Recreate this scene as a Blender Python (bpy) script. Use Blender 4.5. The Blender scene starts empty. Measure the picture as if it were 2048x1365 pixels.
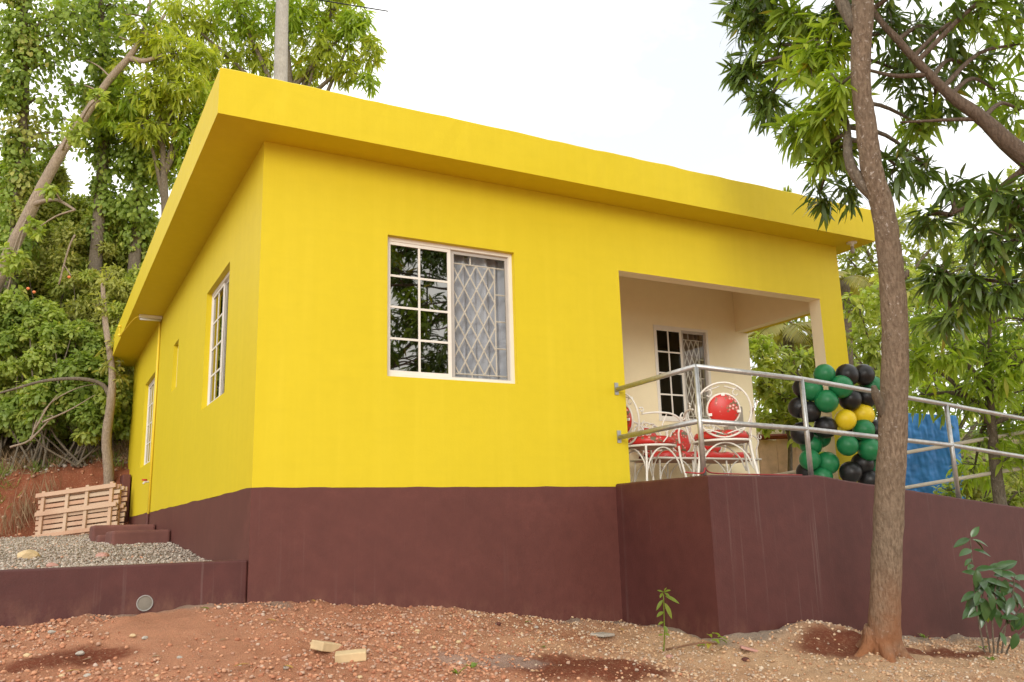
import bpy, bmesh, math, random
import numpy as np
from mathutils import Vector, Matrix, Quaternion
random.seed(7); rng = np.random.default_rng(7)
SC = bpy.context.scene; COL = SC.collection
R = math.radians

# ------------------------------------------------------------------ camera
F, PITCH, ROLL, YAW = 1716.68, .2133, -.0282, .5041
CAM = np.array([-1.3351, -6.3024, -.3231])
fw = np.array([math.sin(YAW)*math.cos(PITCH), math.cos(YAW)*math.cos(PITCH), math.sin(PITCH)])
rt = np.array([math.cos(YAW), -math.sin(YAW), 0.]); up = np.cross(rt, fw)
RT = rt*math.cos(ROLL)+up*math.sin(ROLL); UP = -rt*math.sin(ROLL)+up*math.cos(ROLL)
cd = bpy.data.cameras.new('camera'); cam = bpy.data.objects.new('camera', cd); COL.objects.link(cam)
cd.sensor_width = 36; cd.lens = 36*F/2048; cd.clip_start = .05; cd.clip_end = 2000
m = Matrix.Identity(4)
for i in range(3):
    m[i][0] = RT[i]; m[i][1] = UP[i]; m[i][2] = -fw[i]; m[i][3] = CAM[i]
cam.matrix_world = m
SC.camera = cam

def at(u, v, d):
    """a place in the world: the photo's column and row at a chosen real distance d (m)"""
    return CAM+(RT*(u-1024)/F-UP*(v-682.5)/F+fw)*d

# ------------------------------------------------------------------ light
SUN_EL = R(16); SUN_TRAVEL = Vector((.56*math.cos(SUN_EL), .8285*math.cos(SUN_EL), -math.sin(SUN_EL)))
sd = bpy.data.lights.new('sun', 'SUN'); sun = bpy.data.objects.new('sun', sd); COL.objects.link(sun)
sd.energy = 1.3; sd.angle = R(22); sd.color = (1., .965, .90)
sun.rotation_euler = SUN_TRAVEL.to_track_quat('-Z', 'Y').to_euler()
W = bpy.data.worlds.new('World'); SC.world = W; W.use_nodes = True
nt = W.node_tree; nt.nodes.clear()
def N(t, typ, **k):
    n = t.nodes.new(typ)
    for a, b in k.items(): setattr(n, a, b)
    return n
out = N(nt, 'ShaderNodeOutputWorld'); bg = N(nt, 'ShaderNodeBackground')
sky = N(nt, 'ShaderNodeTexSky', sky_type='NISHITA', sun_disc=False, sun_elevation=SUN_EL,
        sun_rotation=math.atan2(-SUN_TRAVEL.x, -SUN_TRAVEL.y), air_density=1.0, dust_density=1.5)
tc = N(nt, 'ShaderNodeTexCoord'); mp = N(nt, 'ShaderNodeMapping'); mp.inputs['Scale'].default_value = (1, 1, 1.7)
no = N(nt, 'ShaderNodeTexNoise'); no.inputs['Scale'].default_value = 2.3; no.inputs['Detail'].default_value = 7; no.inputs['Roughness'].default_value = .55
cr = N(nt, 'ShaderNodeValToRGB'); cr.color_ramp.elements[0].position = .33; cr.color_ramp.elements[1].position = .53
cr.color_ramp.elements[0].color = (.49,)*3+(1,)
cl = N(nt, 'ShaderNodeMixRGB'); cl.inputs['Color2'].default_value = (13.5, 13.4, 13.2, 1)
nt.links.new(tc.outputs['Generated'], mp.inputs[0]); nt.links.new(mp.outputs[0], no.inputs['Vector'])
nt.links.new(no.outputs[0], cr.inputs[0]); nt.links.new(cr.outputs[0], cl.inputs[0])
nt.links.new(sky.outputs[0], cl.inputs['Color1']); nt.links.new(cl.outputs[0], bg.inputs[0])
bg.inputs[1].default_value = .1; nt.links.new(bg.outputs[0], out.inputs[0])
SC.view_settings.view_transform = 'Standard'; SC.view_settings.look = 'None'
SC.view_settings.exposure = .40; SC.view_settings.gamma = 1
SC.cycles.max_bounces = 5; SC.cycles.diffuse_bounces = 4; SC.cycles.glossy_bounces = 3; SC.cycles.transmission_bounces = 3; SC.cycles.transparent_max_bounces = 8

# ------------------------------------------------------------------ materials
MATS = {}
def new_mat(name):
    ma = bpy.data.materials.new(name); ma.use_nodes = True; t = ma.node_tree
    b = t.nodes['Principled BSDF']; MATS[name] = ma
    return ma, t, b
def objcoord(t, scale=(1, 1, 1)):
    c = N(t, 'ShaderNodeTexCoord'); mpp = N(t, 'ShaderNodeMapping'); mpp.inputs['Scale'].default_value = scale
    t.links.new(c.outputs['Object'], mpp.inputs[0]); return mpp.outputs[0]
def noise(t, vec, scale, detail=4, rough=.55):
    n = N(t, 'ShaderNodeTexNoise'); n.inputs['Scale'].default_value = scale; n.inputs['Detail'].default_value = detail
    n.inputs['Roughness'].default_value = rough; t.links.new(vec, n.inputs['Vector']); return n.outputs[0]
def ramp(t, fac, stops):
    r = N(t, 'ShaderNodeValToRGB'); e = r.color_ramp.elements
    while len(e) < len(stops): e.new(.5)
    for el, (p, c) in zip(e, stops): el.position = p; el.color = (*c, 1) if len(c) == 3 else c
    t.links.new(fac, r.inputs[0]); return r.outputs[0]
def mix(t, fac, a, b, typ='MIX'):
    n = N(t, 'ShaderNodeMixRGB', blend_type=typ)
    for k, v in (('Fac', fac), ('Color1', a), ('Color2', b)):
        if hasattr(v, 'is_linked') or isinstance(v, bpy.types.NodeSocket): t.links.new(v, n.inputs[k])
        else: n.inputs[k].default_value = v if not isinstance(v, tuple) else (*v, 1) if len(v) == 3 else v
    return n.outputs[0]
def bump(t, b, h, strength=.2, dist=.01):
    n = N(t, 'ShaderNodeBump'); n.inputs['Strength'].default_value = strength; n.inputs['Distance'].default_value = dist
    t.links.new(h, n.inputs['Height']); t.links.new(n.outputs[0], b.inputs['Normal'])
def paint(name, col, var=.12, rough=.55, streak=0., spec=.35, wash=0., mud=False):
    ma, t, b = new_mat(name); v = objcoord(t)
    n1 = noise(t, v, 1.3, 5); n2 = noise(t, v, 9, 4)
    c = mix(t, .5, n1, n2); lo = tuple(x*(1-var) for x in col); hi = tuple(min(1, x*(1+var*.6)) for x in col)
    c = ramp(t, c, [(.35, lo), (.65, hi)])
    if streak:
        s = noise(t, objcoord(t, (26, 26, .55)), 1.0, 5, .6)
        s2 = noise(t, v, 1.1, 3)
        f = ramp(t, s, [(.60, (0, 0, 0)), (.80, (1, 1, 1))]); f2 = ramp(t, s2, [(.42, (0, 0, 0)), (.68, (1, 1, 1))])
        ff = mix(t, 1., f, f2, 'MULTIPLY'); ff = mix(t, 1., ff, (streak,)*3, 'MULTIPLY')
        c = mix(t, ff, c, (.42, .34, .30))
        s3 = ramp(t, noise(t, v, 2.4, 6, .7), [(.56, (0, 0, 0)), (.75, (.30,)*3)])
        c = mix(t, s3, c, tuple(x*1.7 for x in col))
    if wash:    # faint rain wash marks and roller marks in the coat
        s = noise(t, objcoord(t, (9, 9, .35)), 1.0, 6, .65); s2 = noise(t, objcoord(t, (1, 1, 7)), 2.2, 5, .6)
        c = mix(t, ramp(t, s, [(.45, (0, 0, 0)), (.75, (wash*3,)*3)]), c, tuple(min(1, x*1.16+.02) for x in col))
        c = mix(t, ramp(t, s2, [(.5, (0, 0, 0)), (.8, (wash*2.4,)*3)]), c, tuple(x*.80 for x in col))
    if mud:     # red earth splashed on the foot of the wall
        sp = N(t, 'ShaderNodeSeparateXYZ'); t.links.new(v, sp.inputs[0]); mxx = N(t, 'ShaderNodeMath', operation='MAXIMUM'); t.links.new(sp.outputs[0], mxx.inputs[0]); mxx.inputs[1].default_value = 0
        ml = N(t, 'ShaderNodeMath', operation='MULTIPLY_ADD'); t.links.new(mxx.outputs[0], ml.inputs[0]); ml.inputs[1].default_value = .112; t.links.new(sp.outputs[2], ml.inputs[2])
        mr = N(t, 'ShaderNodeMapRange'); mr.inputs[1].default_value = -.64; mr.inputs[2].default_value = -.92; t.links.new(ml.outputs[0], mr.inputs[0])
        nz = noise(t, objcoord(t, (1, 1, .5)), 7, 7, .72); ad = N(t, 'ShaderNodeMath', operation='MULTIPLY'); t.links.new(mr.outputs[0], ad.inputs[0]); t.links.new(ramp(t, nz, [(.45, (0, 0, 0)), (.75, (.75,)*3)]), ad.inputs[1])
        c = mix(t, ad.outputs[0], c, (.30, .15, .09))
    t.links.new(c, b.inputs['Base Color']); b.inputs['Roughness'].default_value = rough
    b.inputs['Specular IOR Level'].default_value = spec
    bump(t, b, mix(t, .35, noise(t, v, 3.2, 3), noise(t, v, 70, 3)), .25, .012)
    return ma
paint('yellow_paint', (.635, .497, .020), .03, .55, spec=.15, wash=.06)
paint('brown_paint', (.114, .037, .029), .14, .55, streak=.10, spec=.3, mud=True)
paint('brown_weathered_dim', (.084, .026, .022), .16, .55, streak=.22, spec=.3, mud=True)  # streaked wall brown, darkened to put the ramp's light falloff into the colour
paint('beige_paint', (.84, .735, .49), .03, .6)
paint('white_frame', (.74, .70, .62), .05, .4)
paint('grey_frame', (.42, .39, .35), .06, .4)
paint('grille_paint', (.80, .74, .62), .05, .45)
paint('white_iron', (.78, .74, .66), .08, .35, spec=.5)
paint('black_plastic', (.012, .012, .013), .1, .4)
paint('conduit_yellow', (.80, .58, .05), .05, .45)
paint('red_plastic', (.5, .03, .02), .05, .4)
paint('pvc_grey', (.28, .26, .235), .2, .5)
paint('tarpaulin_blue', (.05, .25, .62), .3, .38, spec=.5)
paint('plywood_pink', (.66, .46, .35), .25, .75)
paint('rust_red', (.22, .06, .035), .3, .8)
paint('zinc_white', (.7, .7, .68), .1, .45)
paint('stone_cream', (.58, .43, .24), .25, .85)
paint('stone_pink', (.45, .24, .19), .15, .8)
paint('stone_grey', (.40, .36, .30), .25, .9)
paint('stone_dim', (.20, .175, .14), .3, .9)
paint('floor_tile', (.70, .62, .50), .1, .4)  # unseen porch floor; pale tone chosen to bounce light into the porch
paint('concrete_pale', (.52, .48, .41), .2, .85)  # ramp floor, lightened to bounce light into the porch
paint('stone_dark', (.10, .035, .025), .3, .9)
paint('dry_leaf', (.38, .22, .05), .3, .6)
paint('red_wire', (.30, .03, .03), .1, .5)
paint('step_brown', (.16, .062, .05), .2, .75, streak=.35)
def wood(name, col, v2):
    ma, t, b = new_mat(name); v = objcoord(t, (3, 40, 40)); n1 = noise(t, v, 1.2, 5); n2 = noise(t, objcoord(t), 1.7, 3)
    oi = N(t, 'ShaderNodeObjectInfo')
    c = mix(t, n1, col, v2); c = mix(t, ramp(t, oi.outputs['Random'], [(0, (0, 0, 0)), (1, (.6,)*3)]), c, (.46, .22, .12))
    c = mix(t, ramp(t, n2, [(.45, (0, 0, 0)), (.7, (.5,)*3)]), c, (.35, .16, .09))
    t.links.new(c, b.inputs['Base Color']); b.inputs['Roughness'].default_value = .8; bump(t, b, n1, .3, .004)
wood('pallet_wood', (.60, .46, .33), (.44, .32, .22))
def galv():
    ma, t, b = new_mat('galvanised'); v = objcoord(t); n1 = noise(t, v, 30, 4); n2 = noise(t, v, 4, 3)
    t.links.new(ramp(t, mix(t, .5, n1, n2), [(.35, (.33, .33, .32)), (.65, (.52, .52, .50))]), b.inputs['Base Color'])
    b.inputs['Metallic'].default_value = .75; b.inputs['Roughness'].default_value = .42; bump(t, b, n1, .15, .003)
galv()
paint('rail_beige', (.58, .52, .42), .1, .45)
def glass(name, refl, tint):
    ma = bpy.data.materials.new(name); ma.use_nodes = True; t = ma.node_tree; t.nodes.clear(); MATS[name] = ma
    o = N(t, 'ShaderNodeOutputMaterial'); g = N(t, 'ShaderNodeBsdfGlossy'); g.inputs['Roughness'].default_value = .015
    g.inputs['Color'].default_value = (.95, .92, .85, 1)
    tr = N(t, 'ShaderNodeBsdfTransparent'); tr.inputs[0].default_value = (*tint, 1)
    lw = N(t, 'ShaderNodeFresnel'); lw.inputs[0].default_value = refl
    mx = N(t, 'ShaderNodeMixShader'); t.links.new(lw.outputs[0], mx.inputs[0]); t.links.new(tr.outputs[0], mx.inputs[1])
    t.links.new(g.outputs[0], mx.inputs[2]); t.links.new(mx.outputs[0], o.inputs[0])
    v = objcoord(t); bn = N(t, 'ShaderNodeBump'); bn.inputs['Strength'].default_value = .04; bn.inputs['Distance'].default_value = .01
    t.links.new(noise(t, v, 3, 2), bn.inputs['Height']); t.links.new(bn.outputs[0], g.inputs['Normal'])
glass('tinted_glass', 3.2, (.06, .06, .055)); glass('dark_glass', 1.45, (.03, .03, .03)); glass('screen_glass', 1.25, (.93, .93, .93))
def curtain_mat(name, a, c2):
    ma, t, b = new_mat(name); v = objcoord(t)
    t.links.new(mix(t, noise(t, v, 2.5, 4), a, c2), b.inputs['Base Color']); b.inputs['Roughness'].default_value = .85
    e = noise(t, v, 200, 2); bump(t, b, e, .2, .002)
curtain_mat('curtain_grey', (.58, .60, .64), (.42, .45, .50)); curtain_mat('curtain_brown', (.40, .31, .22), (.26, .19, .13))
def floral():
    ma, t, b = new_mat('floral_red'); c = N(t, 'ShaderNodeTexCoord'); v = c.outputs['Object']
    vo = N(t, 'ShaderNodeTexVoronoi'); vo.inputs['Scale'].default_value = 34; t.links.new(v, vo.inputs['Vector'])
    n1 = noise(t, v, 40, 3); n2 = noise(t, v, 8.5, 3, .6)
    fl = ramp(t, mix(t, .3, vo.outputs['Distance'], n1), [(.20, (.80, .60, .52)), (.34, (.70, .30, .26)), (.46, (.52, .05, .04)), (.56, (.13, .13, .06))])
    msk = ramp(t, n2, [(.52, (0, 0, 0)), (.56, (1, 1, 1))])
    gr = ramp(t, noise(t, v, 15, 3), [(.64, (.56, .025, .018)), (.69, (.20, .15, .07))])
    t.links.new(mix(t, msk, gr, fl), b.inputs['Base Color']); b.inputs['Roughness'].default_value = .4
floral()
paint('cushion_under', (.36, .20, .15), .1, .7)
def balloon_mat(name, col):
    ma, t, b = new_mat(name); b.inputs['Base Color'].default_value = (*col, 1); b.inputs['Roughness'].default_value = .38
    b.inputs['Subsurface Weight'].default_value = .0; b.inputs['Specular IOR Level'].default_value = .4
    bump(t, b, noise(t, objcoord(t), 60, 2), .03, .003)
balloon_mat('balloon_green', (.012, .17, .055)); balloon_mat('balloon_black', (.012, .011, .011)); balloon_mat('balloon_yellow', (.76, .56, .015))
def leaf_mat(name, stops, trans=.35, rough=.42, spec=.4):
    ma = bpy.data.materials.new(name); ma.use_nodes = True; t = ma.node_tree; b = t.nodes['Principled BSDF']; o = t.nodes['Material Output']; MATS[name] = ma
    g = N(t, 'ShaderNodeNewGeometry'); oi = N(t, 'ShaderNodeObjectInfo')
    ad = N(t, 'ShaderNodeMath', operation='ADD'); fr = N(t, 'ShaderNodeMath', operation='FRACT')
    t.links.new(g.outputs['Random Per Island'], ad.inputs[0]); t.links.new(oi.outputs['Random'], ad.inputs[1]); t.links.new(ad.outputs[0], fr.inputs[0])
    c = ramp(t, fr.outputs[0], stops)
    c = mix(t, .5, c, mix(t, noise(t, objcoord(t), 1.4, 3), tuple(x*.65 for x in stops[0][1]), tuple(min(1, x*1.25) for x in stops[-2][1])))
    t.links.new(c, b.inputs['Base Color']); b.inputs['Roughness'].default_value = rough; b.inputs['Specular IOR Level'].default_value = spec
    tl = N(t, 'ShaderNodeBsdfTranslucent'); c2 = mix(t, 1., c, (1.25, 1.3, .55), 'MULTIPLY'); t.links.new(c2, tl.inputs[0])
    mx = N(t, 'ShaderNodeMixShader'); mx.inputs[0].default_value = min(.55, trans*1.25)
    t.links.new(b.outputs[0], mx.inputs[1]); t.links.new(tl.outputs[0], mx.inputs[2]); t.links.new(mx.outputs[0], o.inputs[0])
leaf_mat('leaf_mango_dark', [(0, (0.052, 0.100, 0.021)), (.6, (0.097, 0.171, 0.032)), (.97, (0.173, 0.252, 0.046)), (1, (0.460, 0.241, 0.035))], .25, .35, .5)
leaf_mat('leaf_mango_fresh', [(0, (0.181, 0.297, 0.037)), (.6, (0.316, 0.450, 0.052)), (.97, (0.484, 0.573, 0.074)), (1, (0.600, 0.369, 0.055))], .45)
leaf_mat('leaf_mango_mid', [(0, (0.130, 0.221, 0.031)), (.6, (0.221, 0.343, 0.046)), (.97, (0.364, 0.463, 0.067)), (1, (0.600, 0.353, 0.058))], .38)
leaf_mat('leaf_mango_yellow', [(0, (0.227, 0.311, 0.042)), (.6, (0.407, 0.496, 0.057)), (.97, (0.600, 0.600, 0.086)), (1, (0.600, 0.366, 0.057))], .45)
leaf_mat('leaf_shrub', [(0, (0.170, 0.254, 0.048)), (.55, (0.324, 0.416, 0.080)), (.96, (0.573, 0.594, 0.134)), (1, (0.600, 0.476, 0.107))], .35, .5)
leaf_mat('leaf_olive', [(0, (0.193, 0.237, 0.056)), (.55, (0.353, 0.391, 0.100)), (.95, (0.580, 0.559, 0.152)), (1, (0.600, 0.419, 0.125))], .35, .55)
leaf_mat('leaf_vine', [(0, (0.136, 0.228, 0.049)), (.55, (0.253, 0.363, 0.074)), (.97, (0.428, 0.511, 0.108)), (1, (0.600, 0.403, 0.092))], .4, .45)
leaf_mat('leaf_light', [(0, (0.234, 0.343, 0.076)), (.55, (0.374, 0.484, 0.108)), (.96, (0.562, 0.600, 0.151)), (1, (0.600, 0.504, 0.129))], .4, .5)
leaf_mat('leaf_far_yellow', [(0, (0.208, 0.260, 0.058)), (.55, (0.351, 0.390, 0.091)), (.96, (0.468, 0.494, 0.130)), (1, (0.585, 0.416, 0.104))], .4, .6)
leaf_mat('leaf_glossy_dark', [(0, (0.027, 0.072, 0.021)), (.6, (0.048, 0.112, 0.030)), (.97, (0.075, 0.150, 0.042)), (1, (0.300, 0.300, 0.030))], .15, .28, .6)
leaf_mat('leaf_sapling', [(0, (.13, .20, .025)), (.6, (.19, .26, .035)), (.97, (.24, .30, .04)), (1, (.25, .3, .05))], .35, .45)
leaf_mat('palm_yellow', [(0, (.30, .25, .05)), (.5, (.42, .33, .07)), (.96, (.24, .26, .05)), (1, (.3, .2, .05))], .3, .5)
leaf_mat('dead_brush', [(0, (.26, .17, .09)), (.5, (.36, .25, .14)), (.96, (.20, .13, .07)), (1, (.3, .2, .1))], .1, .8)
leaf_mat('grass_blade', [(0, (0.108, 0.204, 0.036)), (.5, (0.180, 0.300, 0.048)), (.96, (0.264, 0.336, 0.072)), (1, (0.420, 0.360, 0.120))], .35, .5)
def bark(name, a, c2, lichen=.5, soil=False):
    ma, t, b = new_mat(name); v = objcoord(t); vs = objcoord(t, (1, 1, .28))
    n1 = noise(t, vs, 60, 6, .7); n2 = noise(t, v, 4, 4); n3 = noise(t, v, 34, 3, .6)
    c = mix(t, ramp(t, n1, [(.40, (0, 0, 0)), (.60, (1, 1, 1))]), a, c2)
    c = mix(t, ramp(t, n2, [(.4, (0, 0, 0)), (.7, (.55,)*3)]), c, tuple(x*.62 for x in a))
    l = mix(t, 1., ramp(t, n3, [(.60, (0, 0, 0)), (.66, (1, 1, 1))]), ramp(t, noise(t, v, 2.2, 3), [(.42, (0, 0, 0)), (.62, (lichen,)*3)]), 'MULTIPLY')
    c = mix(t, l, c, (.48, .42, .36))
    if soil:   # mud splashed up the foot of the trunk
        sp = N(t, 'ShaderNodeSeparateXYZ'); tcn = N(t, 'ShaderNodeTexCoord'); t.links.new(tcn.outputs['Object'], sp.inputs[0])
        mr = N(t, 'ShaderNodeMapRange'); mr.inputs[1].default_value = -.55; mr.inputs[2].default_value = -1.25; t.links.new(sp.outputs[2], mr.inputs[0])
        ml = N(t, 'ShaderNodeMath', operation='MULTIPLY'); t.links.new(mr.outputs[0], ml.inputs[0]); t.links.new(ramp(t, n2, [(.3, (.2,)*3), (.6, (1, 1, 1))]), ml.inputs[1])
        c = mix(t, ml.outputs[0], c, (.30, .125, .055))
    t.links.new(c, b.inputs['Base Color']); b.inputs['Roughness'].default_value = .85; b.inputs['Specular IOR Level'].default_value = .2
    bump(t, b, mix(t, .3, n1, n3), 1., .03)
bark('bark_brown', (.30, .225, .155), (.15, .105, .07), 1., True)
bark('bark_pale', (.42, .33, .24), (.25, .19, .14), .4)
bark('bark_limb', (.22, .16, .115), (.12, .085, .06), .4)
bark('bark_grey', (.22, .18, .13), (.12, .095, .07), .4)
bark('pole_concrete', (.50, .47, .42), (.38, .35, .31), .3)
def ground_mat():
    ma, t, b = new_mat('red_soil'); v = objcoord(t); a = N(t, 'ShaderNodeVertexColor', layer_name='soil')
    n1 = noise(t, v, 5, 6, .65); n2 = noise(t, v, 45, 5, .7); n3 = noise(t, v, 160, 3, .7)
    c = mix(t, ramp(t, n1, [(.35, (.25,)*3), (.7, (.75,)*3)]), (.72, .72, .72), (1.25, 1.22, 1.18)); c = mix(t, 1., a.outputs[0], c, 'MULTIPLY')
    c = mix(t, ramp(t, n2, [(.50, (0, 0, 0)), (.72, (.5,)*3)]), c, (.50, .31, .18))
    c = mix(t, ramp(t, n3, [(.30, (.55,)*3), (.55, (0, 0, 0))]), c, (.14, .05, .028))
    t.links.new(c, b.inputs['Base Color']); b.inputs['Roughness'].default_value = .95; b.inputs['Specular IOR Level'].default_value = .1
    bump(t, b, mix(t, .5, n2, n3), .9, .03)
ground_mat()
def pebble_mat(name, stops):
    ma, t, b = new_mat(name); g = N(t, 'ShaderNodeNewGeometry'); c = ramp(t, g.outputs['Random Per Island'], stops)
    c = mix(t, ramp(t, noise(t, objcoord(t), 60, 4), [(.4, (0, 0, 0)), (.7, (.5,)*3)]), c, (.30, .12, .06))
    t.links.new(c, b.inputs['Base Color']); b.inputs['Roughness'].default_value = .9; b.inputs['Specular IOR Level'].default_value = .15
pebble_mat('pebble_red', [(0, (.34, .14, .08)), (.3, (.50, .23, .13)), (.55, (.58, .32, .19)), (.80, (.40, .24, .17)), (.96, (.50, .36, .26)), (1, (.62, .54, .45))])
pebble_mat('pebble_tan', [(0, (.38, .20, .11)), (.25, (.54, .35, .20)), (.55, (.60, .43, .27)), (.8, (.38, .31, .24)), (1, (.68, .57, .42))])
pebble_mat('pebble_grey', [(0, (.26, .23, .19)), (.4, (.36, .33, .28)), (.8, (.46, .42, .36)), (.95, (.58, .53, .45)), (1, (.5, .25, .15))])
M = MATS

# ------------------------------------------------------------------ mesh helpers
def link(name, me, mat=None, parent=None, smooth=False):
    o = bpy.data.objects.new(name, me); COL.objects.link(o)
    if mat is not None:
        for mm in (mat if isinstance(mat, (list, tuple)) else [mat]): me.materials.append(M[mm] if isinstance(mm, str) else mm)
    if smooth: me.polygons.foreach_set('use_smooth', [True]*len(me.polygons))
    if parent: o.parent = parent
    return o
def pyd(name, V, Fc, mat, parent=None, smooth=False):
    me = bpy.data.meshes.new(name); me.from_pydata([tuple(map(float, p)) for p in V], [], [tuple(f) for f in Fc]); me.update()
    return link(name, me, mat, parent, smooth)
def npmesh(name, V, Fq, mat, parent=None, smooth=True):
    """V (n,3); Fq list of int arrays (m,k) of equal k"""
    me = bpy.data.meshes.new(name); me.vertices.add(len(V)); me.vertices.foreach_set('co', np.ascontiguousarray(V, dtype=np.float32).ravel())
    li = np.concatenate([f.ravel() for f in Fq]); cnt = np.concatenate([np.full(len(f), f.shape[1]) for f in Fq])
    st = np.concatenate([[0], np.cumsum(cnt)[:-1]])
    me.loops.add(len(li)); me.loops.foreach_set('vertex_index', li.astype(np.int32))
    me.polygons.add(len(cnt)); me.polygons.foreach_set('loop_start', st.astype(np.int32))
    if smooth: me.polygons.foreach_set('use_smooth', np.ones(len(cnt), bool))
    me.update(calc_edges=True); me.validate()
    return link(name, me, mat, parent)
def tag(o, label=None, cat=None, group=None, kind=None):
    if label: o['label'] = label
    if cat: o['category'] = cat
    if group: o['group'] = group
    if kind: o['kind'] = kind
    return o
def thing(name, label, cat, loc=(0, 0, 0), group=None, rz=0):
    o = bpy.data.objects.new(name, None); COL.objects.link(o); o.location = loc; o.rotation_euler = (0, 0, rz); o.empty_display_size = .1
    return tag(o, label, cat, group)
class MB:
    def __init__(s): s.v = []; s.f = []; s.mi = []
    def add(s, V, Fc, mi=0):
        k = len(s.v); s.v += [tuple(map(float, p)) for p in V]; s.f += [tuple(i+k for i in f) for f in Fc]; s.mi += [mi]*len(Fc); return s
    def box(s, a, b, mi=0):
        (x0, y0, z0), (x1, y1, z1) = a, b
        V = [(x0, y0, z0), (x1, y0, z0), (x1, y1, z0), (x0, y1, z0), (x0, y0, z1), (x1, y0, z1), (x1, y1, z1), (x0, y1, z1)]
        return s.add(V, [(0, 3, 2, 1), (4, 5, 6, 7), (0, 1, 5, 4), (1, 2, 6, 5), (2, 3, 7, 6), (3, 0, 4, 7)], mi)
    def tube(s, path, r, n=8, closed=False, cap=True, mi=0, jit=0):
        P = [Vector(p) for p in path]; K = len(P); rr = r if isinstance(r, (list, tuple, np.ndarray)) else [r]*K
        prev = None; V = []
        for i, p in enumerate(P):
            if closed: d = P[(i+1) % K]-P[i-1]
            else: d = P[min(i+1, K-1)]-P[max(i-1, 0)]
            if d.length < 1e-9: d = Vector((0, 0, 1))
            d.normalize()
            if prev is None: a = d.orthogonal().normalized()
            else:
                a = prev-d*prev.dot(d)
                a = a.normalized() if a.length > 1e-6 else d.orthogonal().normalized()
            prev = a; b = d.cross(a)
            for k in range(n):
                t = 2*math.pi*k/n; q = rr[i]*(1+(random.uniform(-jit, jit) if jit else 0))
                V.append(p+a*math.cos(t)*q+b*math.sin(t)*q)
        Fc = []
        for i in range(K if closed else K-1):
            j = (i+1) % K
            for k in range(n): l = (k+1) % n; Fc.append((i*n+k, i*n+l, j*n+l, j*n+k))
        if cap and not closed: Fc.append(tuple(reversed(range(n)))); Fc.append(tuple((K-1)*n+k for k in range(n)))
        return s.add(V, Fc, mi)
    def lathe(s, prof, c=(0, 0, 0), n=20, axis=None, mi=0):
        c = Vector(c); V = []
        q = Vector((0, 0, 1)).rotation_difference(Vector(axis)) if axis is not None else Quaternion()
        for r_, z in prof:
            for k in range(n):
                t = 2*math.pi*k/n; V.append(c+q @ Vector((r_*math.cos(t), r_*math.sin(t), z)))
        Fc = [(i*n+k, i*n+(k+1) % n, (i+1)*n+(k+1) % n, (i+1)*n+k) for i in range(len(prof)-1) for k in range(n)]
        return s.add(V, Fc, mi)
    def build(s, name, mat, parent=None, smooth=False, T=None, bevel=0, seg=2):
        V = s.v if T is None else [T(p) for p in s.v]
        me = bpy.data.meshes.new(name); me.from_pydata([tuple(map(float, p)) for p in V], [], s.f)
        if any(s.mi): me.polygons.foreach_set('material_index', s.mi)
        if bevel or T is not None:
            bm = bmesh.new(); bm.from_mesh(me); bmesh.ops.remove_doubles(bm, verts=bm.verts, dist=1e-6) if bevel else None
            if bevel: bmesh.ops.bevel(bm, geom=[e for e in bm.edges if e.is_manifold and e.calc_face_angle(0) > .5], offset=bevel, segments=seg, affect='EDGES', profile=.5)
            bmesh.ops.recalc_face_normals(bm, faces=bm.faces); bm.to_mesh(me); bm.free()
        me.update()
        return link(name, me, mat, parent, smooth)
def smooth_path(P, n=6):
    P = [np.array(p, float) for p in P]; Q = [2*P[0]-P[1]]+P+[2*P[-1]-P[-2]]; o = []
    for i in range(1, len(Q)-2):
        a, b, c, d = Q[i-1:i+3]
        for k in range(n):
            t = k/n; o.append(.5*(2*b+(c-a)*t+(2*a-5*b+4*c-d)*t*t+(3*b-a-3*c+d)*t**3))
    o.append(P[-1]); return o
def vn(x, y, seed=0):
    def h(i, j):
        n = (i*374761393+j*668265263+seed*1442695041).astype(np.int64) & 0x7fffffff
        n = (n ^ (n >> 13))*1274126177 & 0x7fffffff
        return ((n ^ (n >> 16)) & 0xffff)/65535.
    xi = np.floor(x).astype(np.int64); yi = np.floor(y).astype(np.int64); fx = x-xi; fy = y-yi
    fx = fx*fx*(3-2*fx); fy = fy*fy*(3-2*fy)
    return (h(xi, yi)*(1-fx)+h(xi+1, yi)*fx)*(1-fy)+(h(xi, yi+1)*(1-fx)+h(xi+1, yi+1)*fx)*fy
def fbm(x, y, seed=0, o=4):
    s = 0; a = .5
    for k in range(o): s = s+a*(vn(x*2**k, y*2**k, seed+k)-.5); a *= .5
    return s
def sstep(a, b, x): t = np.clip((x-a)/(b-a), 0, 1); return t*t*(3-2*t)

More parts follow.
